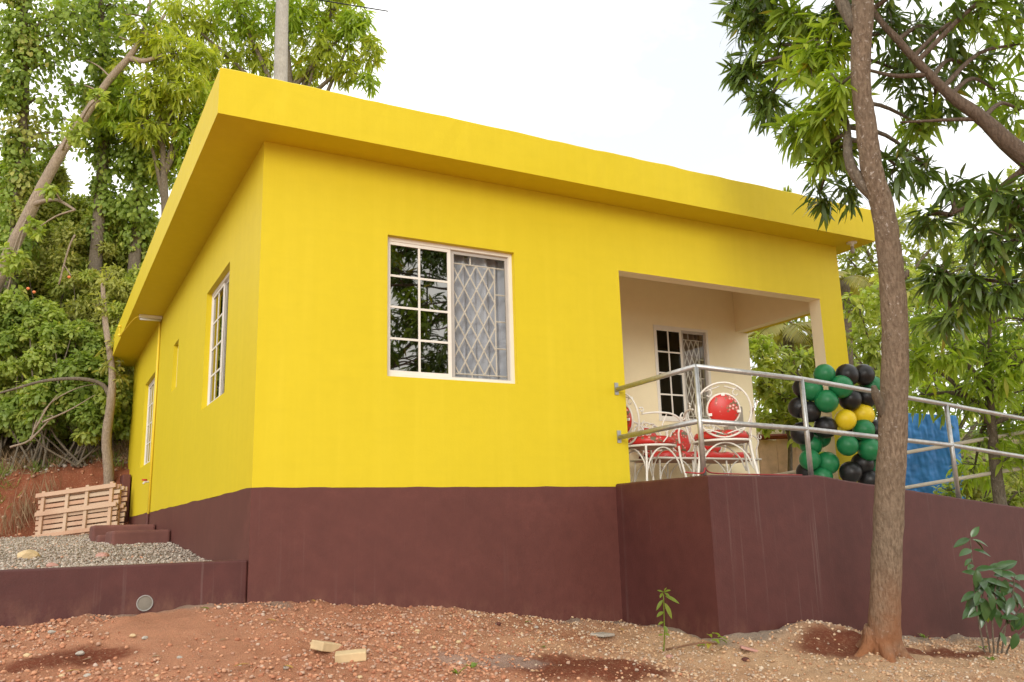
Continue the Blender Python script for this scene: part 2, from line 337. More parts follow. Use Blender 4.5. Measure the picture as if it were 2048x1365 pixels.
# ------------------------------------------------------------------ ground
L1, L2, HT = 6.327, 9.96, 2.65          # house length, depth, soffit height (floor = 0)
def hill(x, y):
    yb = np.where(x < 0, 8.75-.3*np.maximum(x, -6), 8.75+1.9*sstep(0, .6, x))
    yb = yb+1.5*sstep(7, 10, x)+.35*fbm(x*1.3, x*0+3.3, 5, 2)
    s = np.maximum(y-yb, 0)
    z = 1.0*sstep(0, .95, s)+.28*np.clip(s-.6, 0, 2.6)+.55*np.clip(s-2.8, 0, 9)+.12*np.maximum(s-11, 0)
    return z
def ground_z(x, y):
    x = np.asarray(x, float); y = np.asarray(y, float)
    zb = np.interp(x, [-20, -3, -1.5, 0, 1.5, 3.1, 4.0, 4.7, 5.4, 6.8, 9, 20], [-.9, -.86, -.815, -.765, -.935, -1.15, -1.165, -1.25, -1.33, -1.46, -1.6, -1.7])
    y0 = -1.21*sstep(2.5, 3.3, x)
    front = zb+.145*np.minimum(y-y0, 0)
    front = np.maximum(front, -2.1-.02*np.abs(y))
    yard = np.interp(y, [0, 1.7, 3.9, 6, 8.6, 60], [-.55, -.53, -.40, -.335, -.285, -.28])
    inside = -1.3+0*x
    right = -1.1+.03*np.maximum(x-7, 0)+0*y
    z = front
    left = (x < .07) & (y > .07)
    z = np.where(left, yard+.02*fbm(x*2, y*2, 9, 2), z)
    z = np.where((x >= .07) & (y > .07), np.where(x < 6.3, inside, np.minimum(right, -1.1)), z)
    behind = hill(x, y)
    rb = .18*np.maximum(y-4, 0)*sstep(6.5, 8, x)
    z = np.where((x >= .07) & (y > 10.05), -.28+0*x, z)
    z = z+np.where(y > 5, np.where(x > 7.5, np.maximum(behind*.6, rb), behind), 0)
    b = .07*fbm(x*2.2, y*2.2, 1, 3)+.075*fbm(x*6, y*6, 4, 3)+.04*fbm(x*18, y*18, 14, 2)
    z = z+b*np.where(left & (y < 8), .35, 1)+np.where((y > 8.6) & (y < 13), .28*fbm(x*2.4, y*2.4, 71, 4)+.16*fbm(x*7, y*5, 72, 3), 0)*sstep(8.7, 9.3, y)
    # a low mound of loose earth in the middle, ridge of spoil along the ramp wall
    z = z+.10*np.exp(-(((x-4.0)/.42)**2+((y+1.42)/.22)**2))+.06*np.exp(-(((x-1.9)/.55)**2+((y+1.75)/.3)**2))
    return z
gx = np.unique(np.round(np.concatenate([np.linspace(-60, -8, 14), np.linspace(-8, -3, 26), np.arange(-3, 8.2, .05), [.045, .095], np.linspace(8.2, 20, 40), np.linspace(20, 90, 15)]), 3))
gy = np.unique(np.round(np.concatenate([np.linspace(-60, -12, 9), np.linspace(-12, -4, 20), np.arange(-4, .05, .05), [.045, .095], np.arange(.2, 8, .2), np.arange(8, 13.5, .1), np.linspace(13.5, 30, 50), np.linspace(30, 110, 16)]), 3))
GX, GY = np.meshgrid(gx, gy); GZ = ground_z(GX, GY)
nx, ny = len(gx), len(gy); idx = np.arange(nx*ny).reshape(ny, nx)
Fq = np.stack([idx[:-1, :-1], idx[:-1, 1:], idx[1:, 1:], idx[1:, :-1]], -1).reshape(-1, 4)
ground = npmesh('ground', np.stack([GX, GY, GZ], -1).reshape(-1, 3), [Fq], 'red_soil')
tag(ground, kind='structure')
def ell(x, y, cx, cy, rx, ry, s=3): return sstep(1.25, .75, np.hypot((x-cx)/rx, (y-cy)/ry)+.5*fbm(x*s*1.6, y*s*1.6, 31, 4))
DARK = [(1.72, -1.62, .62, .34), (3.85, -1.72, .42, .22), (4.75, -1.85, .6, .14), (-1.1, -.95, .35, .16)]
def soil_colour(x, y):
    c = np.zeros(x.shape+(3,)); c[:] = (.53, .255, .15)
    def lay(mk, col): c[:] = c*(1-mk[..., None])+np.array(col)*mk[..., None]
    lay(sstep(1.0, 3.0, x+1.2*fbm(x*2, y*2, 3, 3)), (.60, .40, .24))
    lay(.7*sstep(.1, .5, fbm(x*1.4, y*1.4, 17, 4)+.2), (.44, .18, .095))
    for k, (a, b_, rx, ry) in enumerate(DARK): lay(.92*ell(x, y, a, b_, rx, ry), (.155, .036, .018))
    yl = np.where(x > 3.05, -1.21, -.02)          # cement splashed along the wall foot
    dist = np.maximum(yl-y, 0)
    lay(.85*sstep(.30, .10, dist+.3*fbm(x*5, y*5, 8, 3))*sstep(2.2, 2.7, x), (.36, .31, .25))
    lay(.7*sstep(.2, .05, dist+.2*fbm(x*5, y*5, 8, 3))*(x < .3)*(x > -1), (.36, .30, .24))
    lay(.8*ell(x, y, 1.15, -1.45, .35, .2), (.42, .31, .26))
    yd = ((x < .07) & (y > .05)).astype(float)*sstep(8.8, 8.3, y-.0*x)
    lay(yd, (.34, .30, .25))
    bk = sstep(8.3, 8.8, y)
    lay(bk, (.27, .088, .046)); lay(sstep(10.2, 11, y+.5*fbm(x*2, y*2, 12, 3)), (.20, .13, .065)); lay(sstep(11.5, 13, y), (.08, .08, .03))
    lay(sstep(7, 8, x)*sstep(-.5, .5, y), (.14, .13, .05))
    return c
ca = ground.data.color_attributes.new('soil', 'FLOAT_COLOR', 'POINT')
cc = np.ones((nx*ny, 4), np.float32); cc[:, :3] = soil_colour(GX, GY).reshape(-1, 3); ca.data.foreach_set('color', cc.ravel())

# pebbles: solid stones pressed into the soil
def ico():
    p = (1+5**.5)/2; V = np.array([(-1, p, 0), (1, p, 0), (-1, -p, 0), (1, -p, 0), (0, -1, p), (0, 1, p), (0, -1, -p), (0, 1, -p), (p, 0, -1), (p, 0, 1), (-p, 0, -1), (-p, 0, 1)], float)
    Fc = np.array([(0, 11, 5), (0, 5, 1), (0, 1, 7), (0, 7, 10), (0, 10, 11), (1, 5, 9), (5, 11, 4), (11, 10, 2), (10, 7, 6), (7, 1, 8), (3, 9, 4), (3, 4, 2), (3, 2, 6), (3, 6, 8), (3, 8, 9), (4, 9, 5), (2, 4, 11), (6, 2, 10), (8, 6, 7), (9, 8, 1)])
    return V/np.linalg.norm(V[0]), Fc
IV, IF = ico()
def rand_rot(n):
    q = rng.normal(size=(n, 4)); q /= np.linalg.norm(q, axis=1)[:, None]; w, x, y, z = q.T
    return np.stack([1-2*(y*y+z*z), 2*(x*y-z*w), 2*(x*z+y*w), 2*(x*y+z*w), 1-2*(x*x+z*z), 2*(y*z-x*w), 2*(x*z-y*w), 2*(y*z+x*w), 1-2*(x*x+y*y)], 1).reshape(n, 3, 3)
def pebbles(name, X, Y, S, mat, label, sink=.25):
    n = len(X); V = IV[None]*(1+rng.uniform(-.22, .22, (n, 12, 1)))*rng.uniform(.6, 1.15, (n, 1, 3)); V = np.einsum('nij,nkj->nki', rand_rot(n), V)
    V[:, :, 2] *= .75; V = V*S[:, None, None]; V += np.stack([X, Y, ground_z(X, Y)+S*(.5-sink)], 1)[:, None]
    Fc = (IF[None]+12*np.arange(n)[:, None, None]).reshape(-1, 3)
    o = npmesh(name, V.reshape(-1, 3), [Fc], mat, smooth=False); return tag(o, label, 'gravel', kind='stuff')
def scatter(n, x0, x1, y0, y1): return rng.uniform(x0, x1, n), rng.uniform(y0, y1, n)
X, Y = scatter(95000, -2.3, 7.4, -2.9, -.01)
S = .0035+.0135*rng.random(len(X))**3.2
dk = sum(ell(X, Y, *d) for d in DARK)
yl = np.where(X > 3.05, -1.225, -.012)
_d = np.stack([X, Y, ground_z(X, Y)], 1)-CAM; _z = _d@fw; _u = 1024+F*(_d@RT)/_z; _v = 682.5-F*(_d@UP)/_z
keep = (_u > -250) & (_u < 2300) & (_v < 1480) & (Y < yl) & (rng.random(len(X)) > .85*np.clip(dk, 0, 1)) & (rng.random(len(X)) < .46+.2*sstep(-.9, .6, X)+2.2*fbm(X*1.6, Y*1.6, 40, 4)) & ((yl-Y > .10+.3*fbm(X*5, Y*5, 8, 3)) | (rng.random(len(X)) < .12) | (X < 2.2))
X, Y, S = X[keep], Y[keep], S[keep]
tan = rng.random(len(X)) < sstep(.7, 2.7, X+.8*fbm(X*2, Y*2, 3, 3))
pebbles('rubble_gravel', X[~tan], Y[~tan], S[~tan], 'pebble_red', 'orange red crushed rubble strewn over the soil at left foreground')
pebbles('tan_gravel', X[tan], Y[tan], S[tan]*.95, 'pebble_tan', 'tan crushed stone strewn over the soil below the ramp wall')
X, Y = scatter(26000, -3.2, -.01, .18, 9.0); Y = .18+8.6*((Y-.18)/8.82)**1.25
S = .006+.012*rng.random(len(X))**2
pebbles('yard_gravel', X, Y, S, 'pebble_grey', 'grey gravel covering the raised yard left of the house', .15)

X, Y = scatter(900, -3.5, .0, 9.0, 11.4); S = .008+.035*rng.random(len(X))**3
pebbles('bank_rubble', X, Y, S, 'pebble_red', 'red clods and stones lying on the cut bank behind the pallets', .2)
X, Y = scatter(500, -3.0, .0, 10.1, 11.2); S = .012+.04*rng.random(len(X))**3
pebbles('bank_debris', X, Y, S, 'pebble_grey', 'grey rubble and debris along the top of the bank', .2)
# ------------------------------------------------------------------ house
house = thing('house', 'small bright yellow flat roofed house with dark brown plinth', 'house')
def wall_grid(name, T, U, Z, holes, th, mat, parent, revmi=None, backmi=0, mats=None):
    """wall with real openings; local (u, depth, z)"""
    us = sorted(set([U[0], U[1]]+[h[0] for h in holes]+[h[1] for h in holes])); zs = sorted(set([Z[0], Z[1]]+[h[2] for h in holes]+[h[3] for h in holes]))
    ins = lambda i, j: 0 <= i < len(us)-1 and 0 <= j < len(zs)-1 and not any(h[0] < (us[i]+us[i+1])/2 < h[1] and h[2] < (zs[j]+zs[j+1])/2 < h[3] for h in holes)
    hm = lambda i, j: next((h[4] for h in holes if 0 <= i < len(us)-1 and 0 <= j < len(zs)-1 and h[0] < (us[i]+us[i+1])/2 < h[1] and h[2] < (zs[j]+zs[j+1])/2 < h[3]), 0)
    mb = MB()
    for i in range(len(us)-1):
        for j in range(len(zs)-1):
            if not ins(i, j): continue
            a, b, c, d = us[i], us[i+1], zs[j], zs[j+1]
            mb.add([(a, 0, c), (b, 0, c), (b, 0, d), (a, 0, d)], [(0, 1, 2, 3)], 0)
            mb.add([(a, th, c), (b, th, c), (b, th, d), (a, th, d)], [(3, 2, 1, 0)], backmi)
            for (di, dj, q) in ((-1, 0, [(a, 0, c), (a, 0, d), (a, th, d), (a, th, c)]), (1, 0, [(b, 0, d), (b, 0, c), (b, th, c), (b, th, d)]),
                                (0, -1, [(a, 0, c), (a, th, c), (b, th, c), (b, 0, c)]), (0, 1, [(a, 0, d), (b, 0, d), (b, th, d), (a, th, d)])):
                if not ins(i+di, j+dj): mb.add(q, [(0, 1, 2, 3)], hm(i+di, j+dj))
    return mb.build(name, mats or [mat], parent, T=T)
Tf = lambda y0: (lambda p: (p[0], y0+p[1], p[2]))             # facing -y
Tl = lambda x0: (lambda p: (x0+p[1], -p[0], p[2]))            # facing -x, u = -y
TH = .15
FW = (1.0125, 2.187, .865, 2.036)
PX0, PX1, PZ = 3.308, 5.976, 2.009
o = wall_grid('wall', Tf(0), (0, L1), (0, HT), [(*FW, 0), (PX0, PX1, 0, PZ, 1)], TH, None, house, backmi=1, mats=['yellow_paint', 'beige_paint']); o['label'] = 'bright yellow front wall with sliding window and porch opening'
LW = [(-2.39, -1.22, .865, 2.036, 0), (-4.72, -4.30, 1.39, 1.97, 0), (-7.85, -6.60, .70, 1.97, 0)]
o = wall_grid('wall', Tl(0), (-L2, -TH), (0, HT), LW, TH, None, house, backmi=1, mats=['yellow_paint', 'beige_paint']); o['label'] = 'yellow side wall with three windows'
PB = 1.47
BW = (4.84, 5.66, .815, 1.945)
o = wall_grid('wall', Tf(PB), (PX0-TH, L1), (0, HT-.002), [(*BW, 0)], TH, None, house, mats=['beige_paint']); o['label'] = 'beige back wall of the porch'
MB().box((PX0-TH, TH+.001, 0), (PX0, PB-.001, HT-.002)).build('wall', 'beige_paint', house)
MB().box((L1-TH, PB+TH, 0), (L1, L2-TH, HT-.002)).build('wall', 'yellow_paint', house)
MB().box((TH, L2-TH, 0), (L1, L2, HT-.002)).build('wall', 'yellow_paint', house)
MB().box((6.125, TH+.001, 1.965), (6.24, PB-.001, HT-.002)).build('beam', 'beige_paint', house)
MB().box((6.24, TH+.001, 1.965), (L1, PB-.001, HT-.002)).build('beam', 'yellow_paint', house)
MB().box((PX0, TH+.001, 2.52), (6.124, PB-.001, 2.60)).build('ceiling', 'beige_paint', house)
MB().box((.02, .02, -.06), (L1-.02, L2-.02, -.012)).build('floor', 'floor_tile', house)
# plinth, its paint edge a touch wavy
def plinth():
    mb = MB(); e = .004
    n = 60
    for k in range(n):
        x0, x1 = L1*k/n, L1*(k+1)/n; w0 = .003*math.sin(k*1.7)+.002*math.sin(k*.6); w1 = .003*math.sin((k+1)*1.7)+.002*math.sin((k+1)*.6)
        mb.add([(x0-e*(k == 0), -e, -1.9), (x1, -e, -1.9), (x1, -e, w1), (x0-e*(k == 0), -e, w0)], [(0, 1, 2, 3)])
        mb.add([(x0, -e, w0), (x1, -e, w1), (x1, 0, w1), (x0, 0, w0)], [(0, 1, 2, 3)])
    for k in range(n):
        y0, y1 = L2*k/n, L2*(k+1)/n; w0 = .004*math.sin(k*1.3)+.004*math.sin(k*.5); w1 = .004*math.sin((k+1)*1.3)+.004*math.sin((k+1)*.5)
        mb.add([(-e, y0-e*(k == 0), -1.9), (-e, y1, -1.9), (-e, y1, w1), (-e, y0-e*(k == 0), w0)], [(3, 2, 1, 0)])
        mb.add([(-e, y0, w0), (-e, y1, w1), (0, y1, w1), (0, y0, w0)], [(3, 2, 1, 0)])
    mb.add([(L1, 0, -1.9), (L1, L2, -1.9), (L1, L2, 0), (L1, 0, 0)], [(0, 1, 2, 3)])
    mb.add([(0, L2, -1.9), (0, L2, 0), (L1, L2, 0), (L1, L2, -1.9)], [(0, 1, 2, 3)])
    return mb.build('plinth', 'brown_paint', house)
plinth()['label'] = 'dark brown painted plinth'
# roof slab with hand-finished edge
def roof():
    x0, x1, y0, y1, z0, z1 = -.405, 6.582, -.327, 10.06, HT, 3.019
    ring = []
    nxs, nys = 70, 90
    for k in range(nxs): ring.append((x0+(x1-x0)*k/nxs, y0))
    for k in range(nys): ring.append((x1, y0+(y1-y0)*k/nys))
    for k in range(nxs): ring.append((x1-(x1-x0)*k/nxs, y1))
    for k in range(nys): ring.append((x0, y1-(y1-y0)*k/nys))
    rr = random.Random(3); n = len(ring); V = []; corner = {0, nxs, nxs+nys, 2*nxs+nys}
    for i, (x, y) in enumerate(ring):
        w = .0025*math.sin(i*.37)+.002*math.sin(i*1.1)+rr.uniform(-.0025, .0025); b = 0 if i in corner else rr.uniform(-.0025, .0025)
        nxm, nym = (0, -1) if i < nxs else (1, 0) if i < nxs+nys else (0, 1) if i < 2*nxs+nys else (-1, 0)
        V += [(x, y, z0+.25*b), (x+nxm*b, y+nym*b, z0+.19), (x, y, z1-.012+w), (x*.997+.009, y*.997+.012, z1+w)]
    Fc = []
    for i in range(n):
        j = (i+1) % n
        for q in range(3): Fc.append((i*4+q, j*4+q, j*4+q+1, i*4+q+1))
    V0 = len(V); Fc.append(tuple(i*4+3 for i in range(n)))
    V += [(x0, y0, z0), (x1, y0, z0), (x1, y1, z0), (x0, y1, z0)]
    Fc.append(tuple(reversed([i*4 for i in range(n)])))
    o = pyd('roof', V[:V0], Fc, 'yellow_paint', house); o['label'] = 'flat yellow concrete roof slab with deep fascia'
    return o
roof()

def window(T, w, h, kind, name_lab, curtain='curtain_grey', glz='tinted_glass'):
    """sliding window in local (u right, d inward, z up), opening w x h; frame is the window mesh"""
    d0 = .05; fwid = .032
    mb = MB()
    for a, b in (((0, d0, 0), (fwid, d0+.06, h)), ((w-fwid, d0, 0), (w, d0+.06, h)), ((fwid, d0, 0), (w-fwid, d0+.06, fwid)), ((fwid, d0, h-fwid), (w-fwid, d0+.06, h))): mb.box(a, b)
    wn = mb.build('window', 'white_frame', house, T=T); wn['label'] = name_lab
    if kind == 'small':
        for k in range(3):
            z0 = fwid+.002+(h-2*fwid)*k/3; MB().box((fwid, d0+.03, z0), (w-fwid, d0+.024, z0+(h-2*fwid)/3-.01)).build('louvre', 'tinted_glass', wn, T=T)
        return
    um = w*.485
    s = MB(); a0, a1, z0, z1 = fwid, um, fwid, h-fwid; sw = .028
    for a, b in (((a0, d0+.008, z0), (a0+.014, d0+.028, z1)), ((a1-.012, d0+.010, z0), (a1+.018, d0+.022, z1)), ((a0+.014, d0+.008, z0), (a1-.012, d0+.028, z0+sw)), ((a0+.014, d0+.008, z1-sw), (a1-.012, d0+.028, z1))): s.box(a, b)
    s.build('sash', 'white_frame', wn, T=T)
    pu = [a0+.014, (a0+a1)/2, a1-.012]; pz = [z0+sw+(z1-z0-2*sw)*k/4 for k in range(5)]
    g = .009
    mt = MB(); mt.box((pu[1]-g, d0+.012, pz[0]), (pu[1]+g, d0+.026, pz[4]))
    for k in (1, 2, 3):
        mt.box((pu[0], d0+.0125, pz[k]-g), (pu[1]-g, d0+.0255, pz[k]+g)); mt.box((pu[1]+g, d0+.0125, pz[k]-g), (pu[2], d0+.0255, pz[k]+g))
    mt.build('muntin', 'white_frame', wn, T=T)
    for i in range(2):
        for k in range(4):
            x0 = pu[i]+(g if i else 0); x1 = pu[i+1]-(0 if i else g); c0 = pz[k]+(g if k else 0); c1 = pz[k+1]-(g if k < 3 else 0)
            MB().box((x0, d0+.017, c0), (x1, d0+.022, c1)).build('pane', glz, wn, T=T)
    # right half: sliding sash frame, glass, burglar bars, curtain
    b0, b1 = a1+.024, w-fwid
    s2 = MB(); q = .03
    for a, b in (((b0, d0+.024, z0), (b0+q, d0+.040, z1)), ((b1-q*.8, d0+.024, z0), (b1, d0+.040, z1)), ((b0+q, d0+.024, z0), (b1-q*.8, d0+.040, z0+.012)), ((b0+q, d0+.024, z1-q), (b1-q*.8, d0+.040, z1))): s2.box(a, b)
    s2.build('screen_frame', 'grey_frame', wn, T=T)
    MB().box((b0+q, d0+.030, z0+.012), (b1-q*.8, d0+.033, z1-q)).build('pane', 'screen_glass', wn, T=T)
    gr = MB(); r = .0068; dy = d0+.062
    c0, c1 = b0+q*.4, b1-.004; zt, zb = z1-.10, z0+.045; cs = c0+(c1-c0)*.80
    ln = lambda p, q_: gr.tube([(p[0], dy, p[1]), (q_[0], dy, q_[1])], r, 5)
    ln((c0, zt), (c1, zt)); ln((c0, zb), (c1, zb)); ln((cs, zb), (cs, zt)); ln((c1, z0), (c1, z1)); ln((c0, z0), (c0, z1))
    ln((c0+(cs-c0)*.45, zt), (c0+(cs-c0)*.45, z1)); ln((c0+(cs-c0)*.45, z0), (c0+(cs-c0)*.45, zb))
    for k in (1, 2, 3): ln((cs, zb+(zt-zb)*k/4), (c1, zb+(zt-zb)*k/4))
    ncol = 3.6; dw = (cs-c0)/ncol; dh = (zt-zb)/4.5
    for sgn in (1, -1):
        for k in range(-6, 12):
            pts = []
            # diagonal line  u = cs - k*dw + sgn*(z)*dw/dh clipped to the panel
            f = lambda z: cs-k*dw+sgn*(z-zb)*dw/dh
            zs_ = [z for z in np.linspace(zb, zt, 181) if c0-1e-6 <= f(z) <= cs+1e-6]
            if len(zs_) > 4: ln((f(zs_[0]), zs_[0]), (f(zs_[-1]), zs_[-1]))
    gr.build('grille', 'grille_paint', wn, T=T)
    V = []; Fc = []; n = 60
    for k in range(n+1):
        t = k/n; u = a1*.2+(w-a1*.2-.01)*t if kind == 'wide' else b0-.02+(b1-b0+.10)*t
        dd = dy+.09+.028*math.sin(t*38)+.02*math.sin(t*17+1)
        V += [(u, dd, -.05), (u+.006*math.sin(k), dd+.01*math.sin(k*.9), h*.5), (u, dd, h-.02)]
    for k in range(n): Fc += [(3*k, 3*k+3, 3*k+4, 3*k+1), (3*k+1, 3*k+4, 3*k+5, 3*k+2)]
    c = pyd('curtain', [T(p) for p in V], Fc, curtain, wn, True)
def Tw_front(x0, z0, y0=0): return lambda p: (x0+p[0], y0+p[1], z0+p[2])
def Tw_left(yfar, z0): return lambda p: (p[1], yfar-p[0], z0+p[2])
window(Tw_front(FW[0], FW[2]), FW[1]-FW[0], FW[3]-FW[2], 'half', 'white framed sliding window in the front wall')
window(Tw_left(2.39, .865), 1.17, 1.171, 'half', 'white framed sliding window in the side wall near the corner')
window(Tw_left(4.72, 1.39), .42, .58, 'small', 'small high window in the side wall')
window(Tw_left(7.85, .70), 1.25, 1.27, 'half', 'sliding window at the back of the side wall', 'curtain_brown')
window(Tw_front(BW[0], BW[2], PB-.06), BW[1]-BW[0], BW[3]-BW[2], 'half', 'white framed sliding window at the back of the porch', 'curtain_brown', 'dark_glass')
# small fittings of the house
cp = MB().tube([(-.018, 6.2, HT), (-.018, 6.2, -.02)], .016, 8).build('conduit', 'conduit_yellow', house, True)
MB().tube([(-.024, 6.2, -.02), (-.024, 6.2, -.33)], .017, 8).build('conduit', 'brown_paint', house, True)
tp = MB().tube([(-.01, 6.36, .41), (-.07, 6.36, .41), (-.09, 6.36, .38)], .014, 8).build('tap', 'white_frame', house, True)
MB().lathe([(0, 0), (.035, 0), (.035, .02), (0, .02)], (-.075, 6.36, .425), 10).build('tap_handle', 'red_plastic', tp)
tl = MB().box((-.30, 6.05, HT-.045), (-.012, 6.11, HT-.001)).build('batten_light', 'white_frame', house, bevel=.004)
MB().tube([(-.29, 6.08, HT-.06), (-.02, 6.08, HT-.06)], .014, 8).build('light_tube', 'zinc_white', tl, True)
cbm = MB(); cbm.tube(smooth_path([(-.30, 6.08, HT-.02), (-.36, 6.3, HT-.035), (-.42, 7.6, HT+.02), (-.425, 7.7, HT+.17)], 5), .006, 5)
cbm.tube([(-.405, 7.7, HT+.18), (-.45, 7.7, HT+.18)], .02, 7); cbm.tube([(-.405, 7.6, HT+.02), (-.45, 7.6, HT+.02)], .02, 7)
cbm.build('cable', 'conduit_yellow', house, True)
for (x, y) in ((-.259, 9.55), (6.36, -.19), (3.2, -.18)):
    if x == 3.2: continue
    lp = MB().lathe([(0, 0), (.055, 0), (.055, -.012), (.02, -.018), (.02, -.05), (.0, -.05)], (x, y, HT-.001), 14).build('lamp_holder', 'zinc_white', house, True)
    MB().lathe([(.012, 0), (.016, -.015), (.024, -.035), (.026, -.055), (.018, -.075), (0, -.082)], (x, y, HT-.05), 12).build('bulb', 'pvc_grey', lp, True)

# ------------------------------------------------------------------ ramp and its wall
ramp_t = thing('access_ramp', 'dark brown walled ramp running along the front of the porch', 'ramp', (0, 0, 0))
def rtop(x): return .025 if x < 4.25 else .025-.1045*(x-4.25)+.012*math.exp(-((x-4.25)/.3)**2)
XC, YC, XE = 3.142, -1.212, 9.6
def ramp_wall():
    mb = MB(); t = .15; e = .014
    path = [(XC, -.005)]+[(XC, -.005+(YC+.005)*k/8) for k in range(1, 9)]
    xs = np.concatenate([np.arange(XC+.12, 4.2, .2), np.arange(4.2, XE, .1)])
    ring = []     # outer side then inner side as strip sections: (outer pt, inner pt, ztop)
    sec = [((XC, y), (XC+t, max(y, YC+t) if y > YC+.01 else YC+t), rtop(XC)) for x, y in path]
    sec += [((x, YC+.006*math.sin(x*2.1)), (max(x, XC+t), YC+t), rtop(x)) for x in xs]
    V = []
    for (o_, i_, z) in sec:
        w = random.uniform(-.002, .002)
        ox, oy = o_; ix, iy = i_; dx, dy = ix-ox, iy-oy; l = math.hypot(dx, dy); dx, dy = dx/l, dy/l
        V += [(ox, oy, -2.2), (ox, oy, z-e+w), (ox+dx*e, oy+dy*e, z+w), (ix-dx*e, iy-dy*e, z+w), (ix, iy, z-e+w), (ix, iy, -2.2)]
    Fc = []
    for k in range(len(sec)-1):
        for q in range(5): Fc.append((k*6+q, k*6+6+q, k*6+7+q, k*6+1+q))
    Fc.append(tuple(range((len(sec)-1)*6, len(sec)*6)))
    o = pyd('parapet', V, Fc, 'brown_weathered_dim', ramp_t); return o
ramp_wall()
def ramp_floor():
    xs = list(np.arange(XC+.15, XE, .15)); V = []; Fc = []
    for x in xs: V += [(x, YC+.15, rtop(x)-.05), (x, -.004, rtop(x)-.05)]
    for k in range(len(xs)-1): Fc.append((2*k, 2*k+2, 2*k+3, 2*k+1))
    pyd('ramp_floor', V, Fc, 'concrete_pale', ramp_t)
    # far side kerb of the ramp beyond the house
    V = []; Fc = []; xs = list(np.arange(L1+.01, XE, .2))
    for x in xs: V += [(x, 0, -2), (x, 0, rtop(x)), (x, .12, rtop(x)), (x, .12, -2)]
    for k in range(len(xs)-1):
        for q in range(3): Fc.append((4*k+q, 4*k+4+q, 4*k+5+q, 4*k+1+q))
    pyd('kerb', V, Fc, 'brown_weathered_dim', ramp_t)
ramp_floor()
rail = thing('ramp_railing', 'galvanised pipe railing with two rails along the front ramp wall', 'railing', (XC, YC, .02))
def W2(o, V): return o
def rt_(x): return np.interp(x, [3.1, 4.3, 6.24, 7.34, 9.6], [.882, .848, .708, .622, .44])
def rm_(x): return np.interp(x, [3.1, 4.3, 6.24, 7.34, 9.6], [.448, .418, .318, .225, .04])
def sub(o, parent):   # parent while keeping world-space vertices
    o.parent = parent; o.matrix_parent_inverse = Matrix.Translation(-Vector(parent.location)); return o
PR = .0215; YR = YC+.075
for x in (3.17, 4.33, 6.235, 8.1):
    sub(MB().tube([(x, YR, rtop(x)-.02), (x, YR, float(rt_(x))-.005)], PR, 12).build('post', 'galvanised', None, True), rail)
for fz in (rt_, rm_):
    sub(MB().tube([(3.17, YR, float(fz(3.17)))]+[(x, YR, float(fz(x))) for x in (4.33, 5.3, 6.235, 7.3, 9.5)], PR, 12).build('rail', 'galvanised', None, True), rail)
    zf = float(fz(3.17)); sub(MB().tube([(3.17, YR, zf), (3.205, -.02, zf-.012)], PR, 12).build('rail', 'galvanised', None, True), rail)
    sub(MB().box((3.185, -.012, zf-.06), (3.225, -.0045, zf+.05)).build('wall_flange', 'galvanised', None), rail)
sub(MB().tube(smooth_path([(3.02, -1.1, .05), (3.13, -1.17, .04), (3.17, -1.16, .08), (3.25, -1.14, .045), (3.6, -1.15, .035), (4.2, -1.16, .03)], 6), .006, 5).build('wire', 'red_wire', None, True), rail); 
rail2 = thing('lower_railing', 'pale beige pipe railing sloping up to the right behind the ramp', 'railing', (6.58, 1.2, 0))
for (a, b) in (((1545, 952.5, 10.4), (2200, 838, 9.5)), ((1545, 1021, 10.4), (2200, 910, 9.5))):
    sub(MB().tube([at(*a), at(1810, a[1]-(265)*(a[1]-b[1])/655., 10.0), at(*b)], .022, 10).build('rail', 'rail_beige', None, True), rail2)
for u, v0 in ((1550, 951), (1772, 915), (2110, 856)):
    p = at(u, v0, 10.4-.9*(u-1545)/655); sub(MB().tube([(p[0], p[1], p[2]), (p[0], p[1], -1.3)], .022, 10).build('post', 'rail_beige', None, True), rail2)

# ------------------------------------------------------------------ low wall, steps, drain at the left
lw = MB().box((-7., .012, -1.3), (-.006, .16, -.497)).build('low_wall', 'brown_weathered_dim', None, bevel=.012)
tag(lw, 'low dark brown retaining wall holding the gravel yard at left', 'wall')
dr = thing('drain_pipe', 'round grey drain pipe end set in the low brown wall', 'pipe', (-.659, .0, -.745))
sub(MB().lathe([(.044, .12), (.044, -.008), (.051, -.010), (.053, .01), (.053, .12)], (-.659, .012, -.745), 24, axis=(0, 1, 0)).build('rim', 'pvc_grey', None, True), dr)
sub(MB().lathe([(0, 0), (.03, .002), (.044, .004)], (-.659, .004, -.745), 24, axis=(0, 1, 0)).build('plug', 'stone_dim', None, True), dr)
def slab(name, lab, x0, x1, y0, y1, z0, z1, mat='step_brown', bev=.03):
    return tag(MB().box((x0, y0, z0), (x1, y1, z1)).build(name, mat, None, bevel=bev, seg=3), lab, 'step')
slab('concrete_step', 'low brown concrete step nearest the corner beside the side wall', -.60, -.008, 4.0, 4.95, -.55, -.245)
slab('concrete_step', 'low brown concrete step behind the other, reaching farther from the wall', -.72, -.012, 5.35, 6.0, -.5, -.165)
slab('concrete_block', 'small brown concrete block beside the two steps', -.68, -.40, 4.97, 5.3, -.5, -.28)
tag(MB().box((-.14, 9.0, -.6), (-.02, 10.4, .68)).build('retaining_wall', 'brown_paint', None, bevel=.01), 'narrow brown retaining wall end at the back corner of the house', 'wall')

